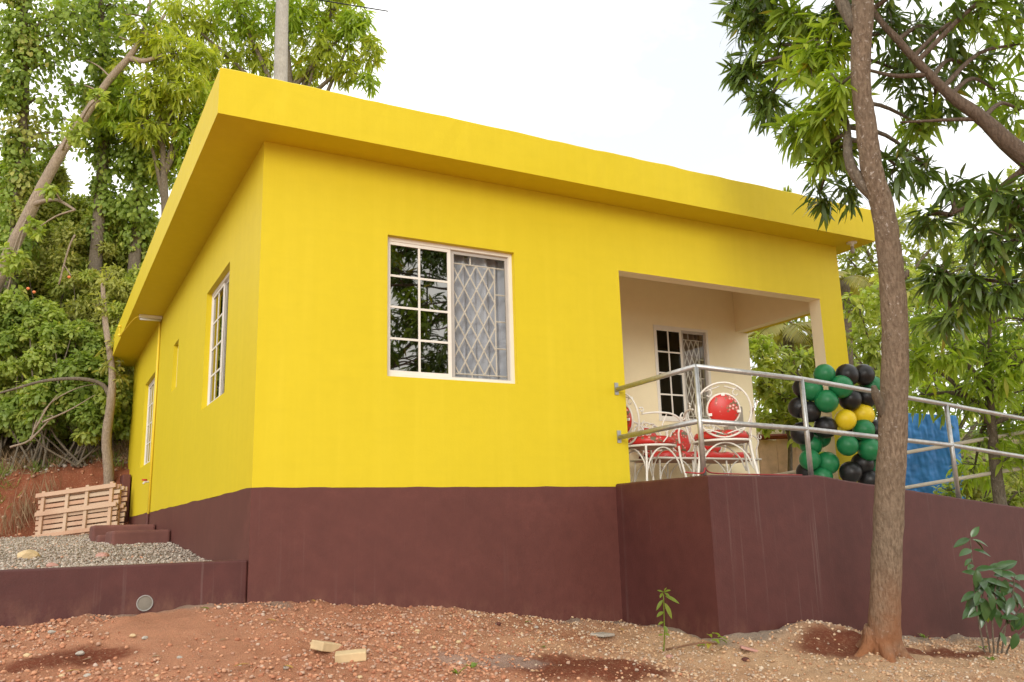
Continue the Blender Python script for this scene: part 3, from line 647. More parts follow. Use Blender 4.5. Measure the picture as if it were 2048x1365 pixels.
# ------------------------------------------------------------------ pallets
def pallet(lab, A, B, lean, h, nsl, off, group):
    A = np.array(A); B = np.array(B); ux = (B-A); Wd = np.linalg.norm(ux); ux /= Wd; nrm = np.array([ux[1], -ux[0], 0]); nrm /= np.linalg.norm(nrm)
    if nrm @ (CAM-A) < 0: nrm = -nrm
    upv = np.array([0, 0, 1.])*math.cos(lean)-nrm*math.sin(lean); upv -= ux*(upv@ux); upv /= np.linalg.norm(upv); nn = np.cross(ux, upv); nn = nn if nn@nrm > 0 else -nn
    t = thing('wooden_pallet', lab, 'pallet', tuple(A), group)
    Tm = lambda p: tuple(A+ux*p[0]+nn*(p[1]+off)+upv*p[2])
    def pc(nm, a, b): sub(MB().box(a, b).build(nm, 'pallet_wood', None, T=Tm, bevel=.004, seg=1), t)
    j = lambda s=.006: random.uniform(-s, s)
    sh = h/nsl
    for k in range(nsl): pc('slat', (-.02+j(.015), -.065, sh*k+.006+j(.003)), (Wd+.02+j(.015), -.043, sh*(k+1)-.014+j(.003)))
    for k, u in enumerate((.06, .37, .62, .93)):
        u *= Wd; pc('batten', (u-.028, -.042, -.015+j()), (u+.028, -.004, h+.03+j()))
    for z in (.03, h*.5, h-.07): pc('board', (-.03+j(.02), -.003, z+j()), (Wd+.01+j(.02), .02, z+.065+j()))
    return t
A = at(66, 1083, 13.15); B = at(226, 1062, 13.0); 
pallet('sandy wooden pallet leaning on the red bank, front one of two', A, B, .16, .74, 9, 0, 'pallets leaning on the bank')
pallet('wooden pallet mostly hidden behind the front pallet on the red bank', A+np.array([.05, .0, .0]), B+np.array([.05, .0, 0]), .16, .72, 9, -.11, 'pallets leaning on the bank')

# ------------------------------------------------------------------ porch furniture
def ring(c, r_, n, axis): # circle points
    q = Vector((0, 0, 1)).rotation_difference(Vector(axis)); return [Vector(c)+q @ Vector((r_*math.cos(2*math.pi*k/n), r_*math.sin(2*math.pi*k/n), 0)) for k in range(n)]
def spiral(c, r0, r1, a0, a1, n, ax, az):
    return [Vector(c)+Vector(ax)*((r0+(r1-r0)*k/n)*math.cos(a0+(a1-a0)*k/n))+Vector(az)*((r0+(r1-r0)*k/n)*math.sin(a0+(a1-a0)*k/n)) for k in range(n+1)]
def disc(r_, th, n=24):
    return [(0, -th*.5), (r_*.86, -th*.5), (r_*.97, -th*.32), (r_, 0), (r_*.95, th*.35), (r_*.8, th*.52), (r_*.4, th*.66), (0, th*.7)]
def back_unit(root, cx, yb, zc, ro, ri):
    b = MB().tube(ring((cx, yb, zc), ro, 40, (0, 1, .12)), .0095, 8, closed=True).build('backrest', 'white_iron', root, True)
    i_ = MB().tube(ring((cx, yb, zc), ri, 28, (0, 1, .12)), .0095, 8, closed=True); 
    for sx in (1, -1):
        for sz in (1, -1):
            m_ = (ro+ri)/2; X_, Z_ = (sx, 0, 0), (0, -.12*sz, sz)
            path = spiral((cx+sx*ro*.52, yb, zc+sz*ro*.60), .012, .055, 5.6, .4, 14, X_, Z_)
            path += [Vector((cx+sx*ro*.40, yb, zc+sz*(ri+.045))), Vector((cx+sx*.02, yb, zc+sz*(ro-.03)))]
            i_.tube(smooth_path(path, 2), .006, 6)
    i_.build('scrollwork', 'white_iron', b, True)
    MB().lathe(disc(ri-.006, .06), (cx, yb-.0, zc), 28, axis=(0, 1, .12)).build('back_cushion', 'floral_red', root, True)
    for ang in (90, 200, 350):
        a = math.radians(ang); MB().box((cx+ri*.92*math.cos(a)-.016, yb-.045, zc+ri*.92*math.sin(a)-.012), (cx+ri*.92*math.cos(a)+.016, yb-.030, zc+ri*.92*math.sin(a)+.012)).build('clip', 'white_iron', b)
def arm(root, sx, x, zs):
    pth = [(x, -.25, zs+.27), (x+sx*.03, -.1, zs+.285), (x+sx*.045, .08, zs+.27), (x+sx*.04, .17, zs+.20), (x+sx*.02, .15, zs+.10), (x, .17, zs)]
    a = MB().tube(smooth_path(pth, 6), .0095, 7); a.build('armrest', 'white_iron', root, True)
    MB().tube(spiral((x+sx*.045, .20, zs+.245), .006, .042, 7.5, 1.6, 18, (0, 1, 0), (0, 0, 1)), .007, 6).build('arm_scroll', 'white_iron', root, True)
    MB().tube(spiral((x+sx*.03, -.27, zs+.30), .006, .03, 6.5, .5, 14, (0, -1, 0), (0, 0, 1)), .007, 6).build('arm_scroll', 'white_iron', root, True)
    MB().tube(smooth_path([(x, -.02, zs+.01), (x+sx*.01, .03, zs+.08), (x+sx*.01, -.03, zs+.15), (x+sx*.03, .02, zs+.28)], 5), .006, 6).build('arm_scroll', 'white_iron', root, True)
def legs(root, hx, hy, zs, spl=.05):
    for sx in (1, -1):
        for sy in (1, -1):
            MB().tube(smooth_path([(sx*(hx+spl), sy*(hy+spl), 0), (sx*(hx+spl*.5), sy*(hy+spl*.5), zs*.35), (sx*hx, sy*hy, zs*.72), (sx*hx*.96, sy*hy*.96, zs)], 4), .011, 7).build('leg', 'white_iron', root, True)
    for (ax, ay, bx, by) in ((hx, hy, -hx, hy), (hx, -hy, -hx, -hy), (hx, hy, hx, -hy), (-hx, hy, -hx, -hy)):
        p = []
        for k in range(13):
            t = k/12; w = math.sin(math.pi*t)**.6
            p.append((ax+(bx-ax)*t+(spl*.4*(1-w) if ay == by and 0 else 0), ay+(by-ay)*t, zs*.42+(zs*.55)*w))
        MB().tube(p, .008, 6).build('leg_arch', 'white_iron', root, True)
def armchair(lab, loc, rz):
    t = thing('iron_armchair', lab, 'chair', loc, 'white iron porch chairs', rz); zs = .46
    MB().lathe(disc(.255, .085), (0, 0, zs+.035), 28).build('seat_cushion', 'floral_red', t, True)
    MB().tube(ring((0, 0, zs-.012), .262, 36, (0, 0, 1)), .011, 7, closed=True).build('seat_frame', 'white_iron', t, True)
    MB().lathe([(0, -.022), (.25, -.022), (.25, -.012), (0, -.012)], (0, 0, zs), 28).build('seat_base', 'cushion_under', t, True)
    back_unit(t, 0, -.27, .715, .247, .146)
    for sx in (1, -1): arm(t, sx, sx*.27, zs)
    legs(t, .235, .20, zs-.02)
    return t
FZ = -.05
pc_ = at(1452, 960, 8.05)
armchair('white wrought iron armchair with its round red floral back toward us', (4.235, -.20, FZ), -YAW-.10)
armchair('white iron armchair half hidden by the yellow wall corner', (3.84, .40, FZ), -1.60)
def settee():
    t = thing('iron_settee', 'long white iron settee with red floral cushions under the porch window', 'settee', (5.0, 1.06, FZ), None, math.pi); zs = .40; hx = .72
    n = 40; V = []; Fc = []
    pr = [(-.24, .0), (-.245, .03), (-.22, .055), (0, .062), (.22, .055), (.245, .03), (.24, 0)]
    for k in range(n+1):
        x = -hx+2*hx*k/n; e = min(1, .35+3*(1-abs(x)/hx)); sag = .012*math.sin(k*1.1)
        for y, z in pr: V.append((x, y*(e if e < 1 else 1), zs+z*min(1, .5+6*(1-abs(x)/hx))+(sag if z > .05 else 0)))
    q = len(pr)
    for k in range(n):
        for i in range(q-1): Fc.append((k*q+i, k*q+q+i, k*q+q+i+1, k*q+i+1))
    pyd('seat_cushion', V, Fc, 'floral_red', t, True)
    MB().box((-hx+.03, -.225, zs-.03), (hx-.03, .225, zs-.002)).build('seat_base', 'cushion_under', t, bevel=.01)
    MB().tube([(-hx, -.24, zs-.012), (hx, -.24, zs-.012), (hx, .24, zs-.012), (-hx, .24, zs-.012)], .011, 7, closed=True).build('seat_frame', 'white_iron', t, True)
    for cx in (-.46, 0, .46): back_unit(t, cx, -.25, .62, .20, .145)
    for sx in (1, -1): arm(t, sx, sx*(hx+.01), zs)
    for x in (-hx+.03, -hx/3, hx/3, hx-.03):
        for sy in (1, -1): MB().tube(smooth_path([(x*1.03, sy*.25, 0), (x, sy*.22, zs*.5), (x*.98, sy*.21, zs-.02)], 4), .010, 7).build('leg', 'white_iron', t, True)
    for k in range(3):
        x0 = -hx+.03+k*(2*hx-.06)/3; x1 = x0+(2*hx-.06)/3
        for sy in (1, -1):
            MB().tube([(x0+(x1-x0)*i/12, sy*.215, zs*.4+zs*.56*math.sin(math.pi*i/12)**.6) for i in range(13)], .007, 6).build('leg_arch', 'white_iron', t, True)
settee()
# meter box on the porch wall
tag(MB().box((5.80, PB-.09, .55), (6.05, PB-.004, 1.02)).build('wall_box', 'stone_grey', None, bevel=.008), 'grey box fixed on the porch wall behind the round chair back', 'box')

# ------------------------------------------------------------------ balloons
G, K, Yw = 'balloon_green', 'balloon_black', 'balloon_yellow'
BL = [(1649, 749, 0, G), (1607, 776, .12, K), (1623, 780, .02, G), (1682, 774, -.06, G), (1653, 803, -.07, G), (1598, 816, .10, K), (1620, 824, 0, K),
      (1651, 855, -.02, K), (1604, 867, .04, K), (1622, 890, .12, G), (1620, 920, -.02, G), (1655, 927, .03, G), (1615, 945, .12, K), (1644, 954, .0, G), (1640, 875, .2, G)]
BR = [(1694, 751, .02, K), (1727, 750, .08, K), (1700, 799, .02, K), (1733, 795, .10, K), (1743, 774, .18, G), (1691, 840, -.04, Yw), (1725, 830, .08, Yw), (1727, 860, .0, G),
      (1695, 891, -.05, G), (1739, 899, -.02, G), (1728, 885, .15, G), (1701, 945, -.04, K), (1725, 928, .06, K), (1753, 938, .14, G), (1738, 960, .02, K), (1750, 860, .2, K), (1752, 905, .16, K), (1715, 870, .2, K)]
def balloon_mesh():
    n = 20; prof = []
    for k in range(15):
        t = math.pi*k/14; r_ = math.sin(t); z = math.cos(t)
        if z < 0: z *= 1.12; r_ *= (1-.10*z*z)
        prof.append((max(r_, 1e-4), z))
    prof += [(.05, -1.16), (.10, -1.22)]
    mb = MB().lathe(prof, (0, 0, 0), n); me = bpy.data.meshes.new('balloon'); me.from_pydata(mb.v, [], mb.f); me.polygons.foreach_set('use_smooth', [True]*len(me.polygons)); return me
bmesh_by = {}
for m_ in (G, K, Yw): bmesh_by[m_] = balloon_mesh(); bmesh_by[m_].materials.append(M[m_])
for lst, lab, uc in ((BL, 'column of green and black balloons left of the tree trunk, nearer the porch', 1630), (BR, 'column of black, yellow and green balloons against the yellow pillar', 1718)):
    base = at(uc, 960, 8.75); t = thing('balloon_column', lab, 'balloons', tuple(base), 'balloon columns at the porch pillar')
    axis = at(uc, 850, 8.80)
    for (u, v, dd, m_) in lst:
        p = at(u, v, 8.62+dd); o = bpy.data.objects.new('balloon', bmesh_by[m_]); COL.objects.link(o); r_ = .111+random.uniform(-.006, .006)
        ax = Vector((axis[0]-p[0], axis[1]-p[1]+.05, random.uniform(-.05, .05))); q = Vector((0, 0, -1)).rotation_difference(ax.normalized())
        o.matrix_world = Matrix.Translation(Vector(p)) @ q.to_matrix().to_4x4() @ Matrix.Scale(r_, 4); mw = o.matrix_world.copy(); o.parent = t; o.matrix_parent_inverse = Matrix.Translation(-Vector(t.location)); o.matrix_basis = mw
    sub(MB().tube([tuple(at(uc, 745, 8.8)), tuple(at(uc, 975, 8.8))], .006, 5).build('pole', 'white_frame', None), t)

# ------------------------------------------------------------------ yard clutter behind the porch
def sheet(name, lab, cat, P00, P10, P01, P11, mat, amp, n=90, mthick=.004, seed=0, parent=None):
    P00, P10, P01, P11 = map(np.array, (P00, P10, P01, P11)); V = []; nr = np.cross(P10-P00, P01-P00); nr = nr/np.linalg.norm(nr)
    for j in range(n+1):
        for i in range(n+1):
            s, t = i/n, j/n; p = (P00*(1-s)+P10*s)*(1-t)+(P01*(1-s)+P11*s)*t
            g_ = lambda a_, b_, q_: abs(float(fbm(np.array(a_), np.array(b_), q_, 3)))
            w = amp*(math.sin(s*15+2*t+seed)*.8+math.sin(s*31-2*t)*.3+6*g_(s*7+t*2, t*2.5, 50)+3*g_(s*4, t*9, 60))
            V.append(p+nr*w)
    Fc = [(j*(n+1)+i, j*(n+1)+i+1, (j+1)*(n+1)+i+1, (j+1)*(n+1)+i) for j in range(n) for i in range(n)]
    o = pyd(name, V, Fc, mat, parent, True)
    so = o.modifiers.new('thickness', 'SOLIDIFY'); so.thickness = mthick
    if lab: tag(o, lab, cat)
    return o
tarp = sheet('tarpaulin', 'creased bright blue tarpaulin hanging behind the ramp railing', 'tarpaulin', at(1795, 1010, 12), at(1932, 1015, 11.8), at(1806, 826, 12.1), at(1915, 832, 11.9), 'tarpaulin_blue', .013)
bf = thing('board_fence', 'pinkish board fence with rusty capping seen through the porch', 'fence', tuple(at(1560, 990, 12.2)))
p0 = at(1490, 1000, 12.6); p1 = at(1640, 1000, 12.0); dxy = (p1-p0)
for k in range(4):
    a = p0+dxy*(k/4+.002); b = p0+dxy*((k+1)/4-.002); q = MB().add([(a[0], a[1], -1.2), (b[0], b[1], -1.2), (b[0], b[1], .80), (a[0], a[1], .84), (a[0]+.02, a[1]+.03, -1.2), (b[0]+.02, b[1]+.03, -1.2), (b[0]+.02, b[1]+.03, .80), (a[0]+.02, a[1]+.03, .84)],
        [(0, 1, 2, 3), (7, 6, 5, 4), (3, 2, 6, 7), (1, 0, 4, 5), (0, 3, 7, 4), (2, 1, 5, 6)]); sub(q.build('board', 'plywood_pink', None), bf)
sub(MB().tube([(p0[0], p0[1], .88), (p1[0], p1[1], .83)], .04, 6).build('capping', 'rust_red', None), bf)
zs_ = thing('sheet_roof', 'strip of pale zinc roof half hidden in the mango leaves', 'roof', tuple(at(1850, 715, 15)))
a = at(1790, 728, 15); b = at(1905, 700, 15.5); sub(MB().add([a, b, b+np.array([.3, .8, .35]), a+np.array([.3, .8, .35]), a-np.array([0, 0, .05]), b-np.array([0, 0, .05])], [(0, 1, 2, 3), (4, 5, 1, 0)]).build('sheet', 'zinc_white', None), zs_)
pole = thing('utility_pole', 'pale weathered utility pole rising behind the flat roof', 'pole', (2.7, 11.6, .5))
b_, t_ = at(561, 160, 18.2), at(566, -60, 18.4)
ax = (t_-b_)/np.linalg.norm(t_-b_)
pts = [(b_[0], b_[1], .3)]+[tuple(b_+(t_-b_)*k/8) for k in range(9)]
sub(MB().tube(pts, [.16]+[.146-.0025*k for k in range(9)], 14).build('shaft', 'pole_concrete', None, True), pole)
q = t_-ax*.55; sub(MB().tube(smooth_path([q+np.array([.13, -.1, 0]), q+np.array([.25, -.25, -.15]), q+np.array([.6, -.2, -.05]), q+np.array([2.5, .3, .5])], 5), .015, 5).build('cable', 'black_plastic', None, True), pole)
tank = at(322, 396, 13.2)
wt = MB().lathe([(0, 0), (.42, 0), (.45, .05), (.45, .3), (.43, .34), (.45, .38), (.45, .62), (.40, .70), (.2, .80), (.12, .82), (.12, .88), (0, .88)], (.38, 7.2, 3.02), 28).build('water_tank', 'black_plastic', None, True)
tag(wt, 'dark water tank standing on the roof at its left edge', 'tank')

# ------------------------------------------------------------------ leaves
LT = np.array([(0, 0, 0), (-.30, .22, 0), (.30, .22, 0), (-.5, .48, 0), (.5, .48, 0), (-.32, .78, 0), (.32, .78, 0), (0, 1, 0)])
LFt = np.array([(0, 2, 1), (5, 6, 7)]); LFq = np.array([(1, 2, 4, 3), (3, 4, 6, 5)])
def leaf_verts(P, D, U, L, Wd, droop, fold=.18):
    D = D/np.linalg.norm(D, axis=1)[:, None]; Xv = np.cross(D, U); Xv /= np.linalg.norm(Xv, axis=1)[:, None]+1e-9; Nn = np.cross(Xv, D)
    x = LT[None, :, 0]*Wd[:, None]; y = LT[None, :, 1]*L[:, None]; z = -droop[:, None]*L[:, None]*LT[None, :, 1]**2+np.abs(LT[None, :, 0])*Wd[:, None]*fold*2
    return P[:, None]+x[..., None]*Xv[:, None]+y[..., None]*D[:, None]+z[..., None]*Nn[:, None]
def leaf_mesh(name, Ls, mat, parent):
    P, D, U, L, Wd, dr_ = [np.concatenate([l[k] for l in Ls]) for k in range(6)]
    V = leaf_verts(P, D, U, L, Wd, dr_); n = len(P); off = 8*np.arange(n)[:, None, None]
    return npmesh(name, V.reshape(-1, 3), [(LFt[None]+off).reshape(-1, 3), (LFq[None]+off).reshape(-1, 4)], mat, parent, smooth=True)
def rnd(n): v = rng.normal(size=(n, 3)); return v/np.linalg.norm(v, axis=1)[:, None]
def rosettes(T, A, nl, L, ratio, hang=.5, droop=.35):
    """whorls of long drooping leaves at twig tips T with twig directions A"""
    n = len(T); k = nl; A = A/np.linalg.norm(A, axis=1)[:, None]
    P = np.repeat(T, k, 0); Ad = np.repeat(A, k, 0); rv = rnd(n*k); rv = rv-Ad*(rv*Ad).sum(1)[:, None]; rv /= np.linalg.norm(rv, axis=1)[:, None]+1e-9
    s = rng.random(n*k)
    P = P-Ad*(s*L*.55)[:, None]
    D = Ad*(.75-.6*s)[:, None]+rv*.9+np.array([0, 0, -1.])*(hang*rng.uniform(.5, 1.3, n*k))[:, None]
    Ln = L*rng.uniform(.45, 1.25, n*k); U = np.array([0, 0, 1.])[None]+.7*rnd(n*k)
    return P, D, U, Ln, Ln*ratio*rng.uniform(.85, 1.2, n*k), droop*rng.uniform(.4, 1.6, n*k)
def in_view(P):
    d = P-CAM; z = d@fw; u = 1024+F*(d@RT)/z; v = 682.5-F*(d@UP)/z; return (z > 1) & (u > -20) & (u < 2068) & (v > -20) & (v < 1385), z
def single_leaves(Ls_by_mat, parent, nmax, name='leaf'):
    """the leaves that show largest become single parts; the rest stay one crown"""
    allL = []
    for mt_, Ls in Ls_by_mat.items():
        q = [np.concatenate([l[k] for l in Ls]) for k in range(6)]; allL.append((mt_, q))
    sc = []
    for gi, (mt_, q) in enumerate(allL):
        ok, z = in_view(q[0]); s = np.where(ok, q[3]/z, 0); i = np.argsort(-s)[:nmax]; sc += [(s[j], gi, j) for j in i if s[j] > 0]
    sc.sort(reverse=True); pick = {}
    for s, gi, j in sc[:nmax]: pick.setdefault(gi, []).append(j)
    for gi, js in pick.items():
        mt_, q = allL[gi]; js = np.array(js)
        tmpl = bpy.data.meshes.new(name); V = leaf_verts(np.zeros((1, 3)), np.array([[0, 1., 0]]), np.array([[0, 0, 1.]]), np.ones(1), np.ones(1)*float(np.mean(q[4]/q[3])), np.ones(1)*.3)[0]
        tmpl.from_pydata([tuple(p) for p in V], [], [tuple(f) for f in LFt]+[tuple(f) for f in LFq]); tmpl.polygons.foreach_set('use_smooth', [True]*4); tmpl.materials.append(M[mt_])
        for j in js:
            D = Vector(q[1][j]).normalized(); Xv = D.cross(Vector(q[2][j])).normalized(); Nn = Xv.cross(D); l = float(q[3][j])
            o = bpy.data.objects.new(name, tmpl); COL.objects.link(o); o.parent = parent; o.matrix_parent_inverse = Matrix.Translation(-Vector(parent.location))
            mm = Matrix.Identity(4)
            for i in range(3): mm[i][0] = Xv[i]*l; mm[i][1] = D[i]*l; mm[i][2] = Nn[i]*l; mm[i][3] = q[0][j][i]
            o.matrix_basis = mm
        keep = np.ones(len(q[0]), bool); keep[js] = False; Ls_by_mat[mt_] = [[a_[keep] for a_ in q]]
def mango(name, label, base, trunk, limbs, clumps, L=.2, ratio=.2, nl=11, trunk_mat='bark_brown', limb_mat='bark_grey', singles=0, hang=.5, group=None, cat='tree', trunk_n=14, crown_name='crown'):
    """trunk: [(x,y,z,r)], limbs: list of such paths, clumps: (centre, radius, n_tips, leaf material)"""
    t = thing(name, label, cat, tuple(base), group)
    def woody(nm, path, mat, n=8, jit=.06):
        P = smooth_path([p[:3] for p in path], 7); rr = np.interp(np.linspace(0, len(path)-1, len(P)), range(len(path)), [p[3] for p in path])
        return sub(MB().tube(P, list(rr), n, jit=jit).build(nm, mat, None, True), t), P
    att = []
    if trunk: _, P = woody('trunk', trunk, trunk_mat, trunk_n); att += [np.array(p) for p in P[len(P)//3:]]
    for lp in limbs: _, P = woody('limb', lp, limb_mat); att += [np.array(p) for p in P]
    att = np.array(att); by = {}; tw = MB()
    for (c, rad, n, mt_) in clumps:
        c = np.array(c, float); rad = np.array(rad if isinstance(rad, (tuple, list)) else (rad,)*3, float)
        dd = np.linalg.norm(att-c, axis=1)+1.2*np.maximum(att[:, 2]-c[2], 0); a = att[np.argmin(dd)]
        md = (a+c)/2+np.array([0, 0, .08*np.linalg.norm(c-a)])
        tw.tube(smooth_path([a, md, c], 4), [.022-.0018*k*.8 for k in range(9)], 5, cap=False)
        v = rnd(n)*(rng.random(n)**.45)[:, None]; Tp = c+v*rad
        Ad = v*.9+rnd(n)*.35+np.array([0, 0, .25]); Ad += .3*(c-a)/(np.linalg.norm(c-a)+1e-6)
        for q in range(n):
            if q % 2 == 0: tw.tube([c+(Tp[q]-c)*.05, c+(Tp[q]-c)*.55+np.array([0, 0, .03]), Tp[q]], [.007, .005, .003], 3, cap=False)
        by.setdefault(mt_, []).append(list(rosettes(Tp, Ad, nl, L, ratio, hang)))
    sub(tw.build('twigs', limb_mat, None, True), t)['kind'] = 'stuff'
    if singles: single_leaves(by, t, singles)
    for mt_, Ls in by.items():
        o = leaf_mesh(crown_name, Ls, mt_, None); sub(o, t); o['kind'] = 'stuff'
    return t
def gz(p): return float(ground_z(np.array(p[0]), np.array(p[1])))
def C(u, v, d): return at(u, v, d)
def rpx(px, d): return px*d/F

# --- the foreground tree with the bare trunk
tb = at(1768, 1338, 6.0); tb[2] = gz(tb)-.06
D0 = 6.02
tA = [(*tb, .135), (*(at(1768, 1310, D0)), .117), (*(at(1769, 1250, D0)), .107), (*at(1774, 1100, D0), .101), (*at(1784, 900, D0), .096), (*at(1790, 700, D0), .088), (*at(1784, 560, D0), .083), (*at(1768, 430, D0), .077), (*at(1745, 345, D0), .073), (*at(1732, 250, D0), .068), (*at(1721, 150, D0), .064), (*at(1726, 0, D0), .072), (*at(1722, -200, D0+.1), .065), (*at(1700, -480, D0+.2), .05)]
lA = [[(*at(1762, 400, D0), .06), (*at(1722, 365, D0+.05), .045), (*at(1698, 320, D0+.1), .035), (*at(1690, 240, D0+.3), .026), (*at(1650, 120, D0+.6), .016)],
      [(*at(1768, 830, D0), .035), (*at(1752, 790, D0-.05), .03), (*at(1747, 772, D0-.06), .016)],
      [(*at(1714, 60, D0), .05), (*at(1640, -60, D0+.3), .035), (*at(1540, -110, D0+.8), .02)],
      [(*at(1716, 20, D0), .05), (*at(1790, -120, D0+.1), .035), (*at(1900, -220, D0+.3), .02)],
      [(*at(1800, 560, D0), .03), (*at(1812, 548, D0-.02), .022), (*at(1816, 540, D0-.02), .01)]]
cA = []
for (u, v, d, rp, n, mt_) in [
    (1500, 40, 7.3, 55, 16, 'leaf_mango_dark'), (1490, 140, 7.4, 45, 14, 'leaf_mango_dark'), (1530, 200, 7.3, 50, 16, 'leaf_mango_dark'), (1560, 90, 7.2, 60, 18, 'leaf_mango_mid'),
    (1600, 30, 6.9, 65, 18, 'leaf_mango_mid'), (1620, 130, 6.5, 60, 16, 'leaf_mango_fresh'), (1660, 80, 6.4, 60, 14, 'leaf_mango_fresh'), (1640, 220, 6.4, 60, 16, 'leaf_mango_fresh'),
    (1600, 260, 6.7, 45, 12, 'leaf_mango_mid'), (1680, 170, 6.2, 50, 10, 'leaf_mango_fresh'), (1650, 300, 6.5, 50, 12, 'leaf_mango_mid'), (1690, 290, 6.6, 40, 8, 'leaf_mango_dark'),
    (1680, 20, 6.7, 60, 14, 'leaf_mango_dark'), (1560, -40, 7.1, 80, 18, 'leaf_mango_dark'), (1650, -100, 6.6, 110, 22, 'leaf_mango_dark'), (1700, 370, 6.9, 45, 8, 'leaf_mango_dark'),
    (1800, 60, 6.7, 65, 14, 'leaf_mango_dark'), (1820, 150, 6.9, 60, 14, 'leaf_mango_dark'), (1840, 250, 6.9, 45, 10, 'leaf_mango_mid'), (1790, 330, 6.7, 50, 9, 'leaf_mango_dark'), (1740, -250, 6.2, 150, 26, 'leaf_mango_dark'),
    (1850, 330, 7.0, 45, 9, 'leaf_mango_dark'), (1640, 385, 7.2, 35, 6, 'leaf_mango_dark'), (1470, 10, 7.6, 30, 7, 'leaf_mango_dark')]:
    cA.append((at(u, v, d), rpx(rp, d), n, mt_))
mango('mango_tree', 'slender brown mango trunk standing right in front of the ramp wall', tb, tA, lA, [(c_, r_, int(n_*1.35), m_) for c_, r_, n_, m_ in cA], L=.178, ratio=.18, singles=300, trunk_n=20)
treeA = [o for o in bpy.data.objects if o.name.startswith('mango_tree')][0]
for a_, l_ in ((.4, .22), (1.7, .2), (2.9, .25), (4.1, .23), (5.2, .21)):     # roots running into the soil
    dv = np.array([math.cos(a_), math.sin(a_), 0]); q1 = tb+dv*l_; q1[2] = gz(q1)-.05; q0 = tb+dv*.05; q0[2] = tb[2]+.22; qm = tb+dv*.115; qm[2] = gz(qm)+.03
    sub(MB().tube(smooth_path([q0, qm, q1], 5), list(np.linspace(.066, .03, 11)), 8, jit=.08).build('root', 'bark_brown', None, True), treeA)
# --- the tree at the right edge, only its limb and branches in the frame
B0 = np.array([6.7, -4.3, 0.]); B0[2] = gz(B0)-.05
lim = [(6.7, -4.3, .1, .13), (*at(2260, 470, 6.0), .10), (*at(2048, 312, 6.1), .067), (*at(1965, 238, 6.2), .049), (*at(1900, 190, 6.3), .039), (*at(1850, 140, 6.35), .032), (*at(1795, 80, 6.4), .027), (*at(1752, 30, 6.45), .021), (*at(1700, -60, 6.5), .014)]
tB = [(*B0, .24), (6.72, -4.3, -.6, .2), (6.75, -4.32, .6, .18), (6.7, -4.5, 2.0, .16), (6.5, -4.9, 3.4, .12), (6.4, -5.2, 5., .07)]
lB = [lim, [(*at(1965, 238, 6.2), .02), (*at(1900, 240, 6.3), .014), (*at(1800, 245, 6.4), .008)], [(*at(1850, 150, 6.35), .02), (*at(1790, 152, 6.4), .016), (*at(1735, 140, 6.5), .01)],
      [(*at(2060, 330, 6.1), .03), (*at(1980, 390, 6.3), .02), (*at(1900, 430, 6.5), .012)], [(*at(2100, 380, 6.0), .03), (*at(2030, 440, 6.2), .02), (*at(1960, 520, 6.3), .013), (*at(1900, 570, 6.4), .008)],
      [(6.7, -4.5, 2.0, .1), (5.9, -5.9, 3.0, .07), (5.2, -7.2, 4.0, .04)], [(6.6, -4.7, 2.6, .09), (5.3, -4.9, 3.9, .06), (4.3, -5.4, 4.6, .03)], [(6.72, -4.3, 1.2, .1), (7.4, -5.6, 2.4, .06), (6.6, -7.6, 3.2, .03)],
      [(6.5, -4.9, 3.4, .1), (5.6, -6.2, 4.8, .06), (4.6, -7.6, 5.6, .03)]]
cB = []
for (u, v, d, rp, n, mt_) in [
    (1880, 60, 7.0, 60, 12, 'leaf_mango_dark'), (1930, 130, 7.2, 50, 10, 'leaf_mango_dark'), (1960, 20, 6.6, 70, 14, 'leaf_mango_mid'), (2030, 90, 7.0, 60, 10, 'leaf_mango_mid'), (1990, 180, 7.4, 55, 10, 'leaf_mango_mid'),
    (2040, 220, 7.0, 50, 9, 'leaf_mango_mid'), (1870, 200, 6.9, 50, 9, 'leaf_mango_dark'), (1900, 380, 6.6, 40, 8, 'leaf_mango_dark'), (1860, 430, 6.7, 40, 7, 'leaf_mango_dark'),
    (1990, 400, 6.0, 45, 8, 'leaf_mango_dark'), (2040, 370, 5.9, 45, 8, 'leaf_mango_dark'), (1960, 470, 6.0, 45, 9, 'leaf_mango_dark'), (2030, 480, 5.9, 60, 12, 'leaf_mango_dark'), (1900, 550, 6.2, 45, 9, 'leaf_mango_dark'),
    (1960, 580, 6.2, 50, 10, 'leaf_mango_dark'), (2030, 570, 6.0, 50, 9, 'leaf_mango_dark'), (1860, 540, 6.3, 30, 5, 'leaf_mango_dark'), (1900, 630, 6.3, 35, 5, 'leaf_mango_dark'), (1780, -60, 6.4, 80, 12, 'leaf_mango_dark'),
    (1930, -90, 6.3, 100, 16, 'leaf_mango_dark'), (2080, -60, 6.5, 100, 16, 'leaf_mango_dark')]:
    cB.append((at(u, v, d), rpx(rp, d), n, mt_))
rb_ = random.Random(11)
for k in range(46):      # the crown that spreads out over the yard, right of where we stand
    p = (rb_.uniform(2.8, 7.6), rb_.uniform(-9.5, -5.2), rb_.uniform(1.7, 6.2))
    if p[0] < 3.6 and p[1] > -6.2: continue
    cB.append((p, rb_.uniform(.28, .5), 13, 'leaf_mango_dark'))
mango('mango_tree', 'mango tree at the right edge whose thick pale limb slants across the sky', B0, tB, lB, cB, L=.185, ratio=.2, singles=300, limb_mat='bark_limb', hang=.65)

